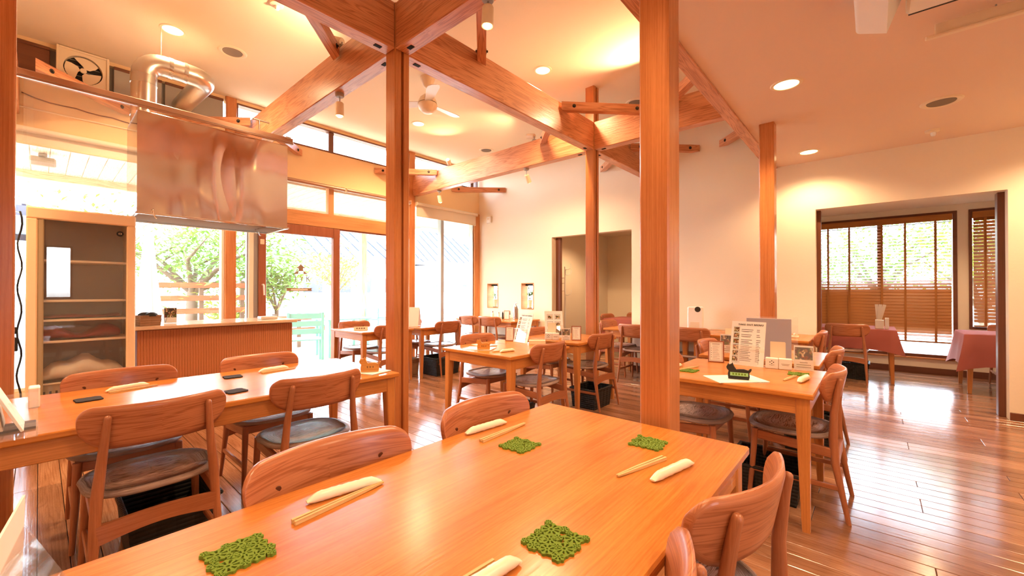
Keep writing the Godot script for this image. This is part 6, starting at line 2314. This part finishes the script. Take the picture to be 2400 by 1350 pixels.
	for c in [[-5.12, 5.60, 0.017, 0.15, "black pepper mill beside the silver pump dispenser", mt.sign_dark], [-5.28, 5.66, 0.022, 0.12, "glass salt shaker below the wall between the niches", mt.parasol], [-5.40, 5.62, 0.028, 0.14, "white sauce pot below the niche nearer the corner", mt.white]]:
		t = thing("condiment_jar", c[4], "jar", P(c[0], y, c[1]))
		s = st(true)
		lathe(s, Vector3(), [Vector2(0.0, 0.0), Vector2(c[2], 0.0), Vector2(c[2] * 1.05, c[3] * 0.1), Vector2(c[2] * 0.9, c[3] * 0.7), Vector2(c[2] * 0.7, c[3] * 0.8), Vector2(0.0, c[3] * 0.8)], 18)
		part("body", fin(s), c[5], t)
		s = st(true)
		lathe(s, Vector3(0, c[3] * 0.8, 0), [Vector2(c[2] * 0.7, 0.0), Vector2(c[2] * 0.75, c[3] * 0.1), Vector2(c[2] * 0.3, c[3] * 0.2), Vector2(0.0, c[3] * 0.2)], 18)
		part("cap", fin(s), mt.silver, t)
	photo_card(P(-5.22, y, 5.86), 30, "food_b", "small food card leaning below the wall between the two niches", 0.10, 0.14)
	# inner room
	t = thing("cutlery_stand", "white stand of upright menus and cutlery on the red cloth by the wide blind", "stand", P(0.06, 0.7045, 7.50))
	s = st()
	bx(s, Vector3(0, 0.06, 0), Vector3(0.09, 0.12, 0.07), 0.004)
	part("box", fin(s), mt.white, t)
	for k in 3:
		s = st()
		bx(s, Vector3(-0.02 + k * 0.022, 0.20, 0.01 * k), Vector3(0.035, 0.26, 0.004), 0.0, Basis(Vector3.BACK, -0.15 * (k - 0.5)))
		part("menu_card", fin(s), mt.terracotta, t)
	s = st()
	bx(s, Vector3(0.075, 0.075, 0.01), Vector3(0.04, 0.15, 0.04), 0.004)
	part("napkin_tower", fin(s), mt.paper, t)

func wall_items() -> void:
	var t := thing("wall_controller", "small white control box high on the far wall near the corner", "control box", P(-5.86, 2.65, 5.995))
	var s := st()
	bx(s, Vector3(), Vector3(0.11, 0.13, 0.045), 0.008)
	part("housing", fin(s), mt.white, t)
	s = st()
	bx(s, Vector3(0, 0.02, 0.0235), Vector3(0.06, 0.03, 0.002))
	part("display", fin(s), mt.shade, t)
	# coat stand
	t = thing("coat_stand", "white metal coat stand with upturned hooks inside the doorway", "coat stand", P(-4.36, 0, 6.50), 35)
	s = st(true)
	tube(s, [Vector3(0, 0.02, 0), Vector3(0, 1.67, 0)], [0.016, 0.016], 12)
	part("pole", fin(s, Vector3.UP), mt.white, t)
	for k in [[1.62, 0.4], [1.52, 0.0], [1.46, PI], [1.36, PI + 0.3], [1.22, PI], [1.14, 0.3]]:
		s = st(true)
		var d := Vector3(cos(k[1]), 0, sin(k[1]))
		tube(s, [Vector3(0, k[0], 0), d * 0.055 + Vector3(0, k[0] - 0.005, 0), d * 0.10 + Vector3(0, k[0] + 0.012, 0), d * 0.115 + Vector3(0, k[0] + 0.05, 0), d * 0.118 + Vector3(0, k[0] + 0.10, 0)], [0.008], 8)
		part("hook", fin(s), mt.white, t)
	for k in 4:
		s = st(true)
		var d := Vector3(cos(k * PI / 2), 0, sin(k * PI / 2))
		tube(s, [Vector3(0, 0.10, 0), d * 0.10 + Vector3(0, 0.04, 0), d * 0.19 + Vector3(0, 0.012, 0)], [0.010], 8)
		part("foot", fin(s), mt.white, t)
	# niche plants
	plant(P(-5.77, 0.886, 6.09), 0.32, 64, 0, "slender-leaved potted plant in the niche nearer the corner")
	plant(P(-4.875, 0.886, 6.09), 0.32, 90, 1, "bushier potted plant in the niche nearer the doorway")

func plant(at: Vector3, h: float, leaves: int, kind: int, label: String) -> void:
	var g := RandomNumberGenerator.new()
	g.seed = 300 + kind
	var t := thing("potted_plant", label, "plant", at)
	var s := st(true)
	lathe(s, Vector3(), [Vector2(0.0, 0.008), Vector2(0.034, 0.008), Vector2(0.050, 0.145), Vector2(0.054, 0.148), Vector2(0.054, 0.160), Vector2(0.047, 0.160), Vector2(0.044, 0.145), Vector2(0.0, 0.145)], 24)
	part("pot", fin(s), mt.terracotta, t)
	s = st(true)
	lathe(s, Vector3(), [Vector2(0.0, 0.0), Vector2(0.050, 0.0), Vector2(0.058, 0.010), Vector2(0.0, 0.008)], 20)
	part("saucer", fin(s), mt.dark_trim, t)
	s = st(true)
	var tips := []
	for k in 6:
		var a := TAU * k / 6.0 + g.randf()
		var tip := Vector3(cos(a) * g.randf_range(0.02, 0.07), 0.145 + g.randf_range(0.10, h - 0.06), sin(a) * g.randf_range(0.02, 0.045))
		tube(s, [Vector3(0, 0.14, 0), Vector3(tip.x * 0.3, lerpf(0.145, tip.y, 0.5), tip.z * 0.3), tip], [0.0035, 0.0025, 0.0015], 5)
		tips.append(tip)
	part("stem", fin(s), mt.bark, t)
	for k in leaves:
		s = st()
		var e: Vector3 = tips[k % 6]
		var f := g.randf_range(0.35, 1.0)
		var c := Vector3(e.x * f, lerpf(0.15, e.y, f), e.z * f)
		var a := g.randf() * TAU
		var l := g.randf_range(0.05, 0.09) if kind == 0 else g.randf_range(0.04, 0.07)
		var w := 0.007 if kind == 0 else 0.016
		var d := Vector3(cos(a), g.randf_range(-0.2, 0.9), sin(a) * 0.6).normalized()
		var sd := d.cross(Vector3.UP).normalized() * w
		var mid := c + d * l * 0.5 + Vector3(0, 0.004, 0)
		tri(s, c, mid + sd, c + d * l, Vector3.UP)
		tri(s, c, c + d * l, mid - sd, Vector3.UP)
		part("leaf", fin(s), mt.leaf, t)
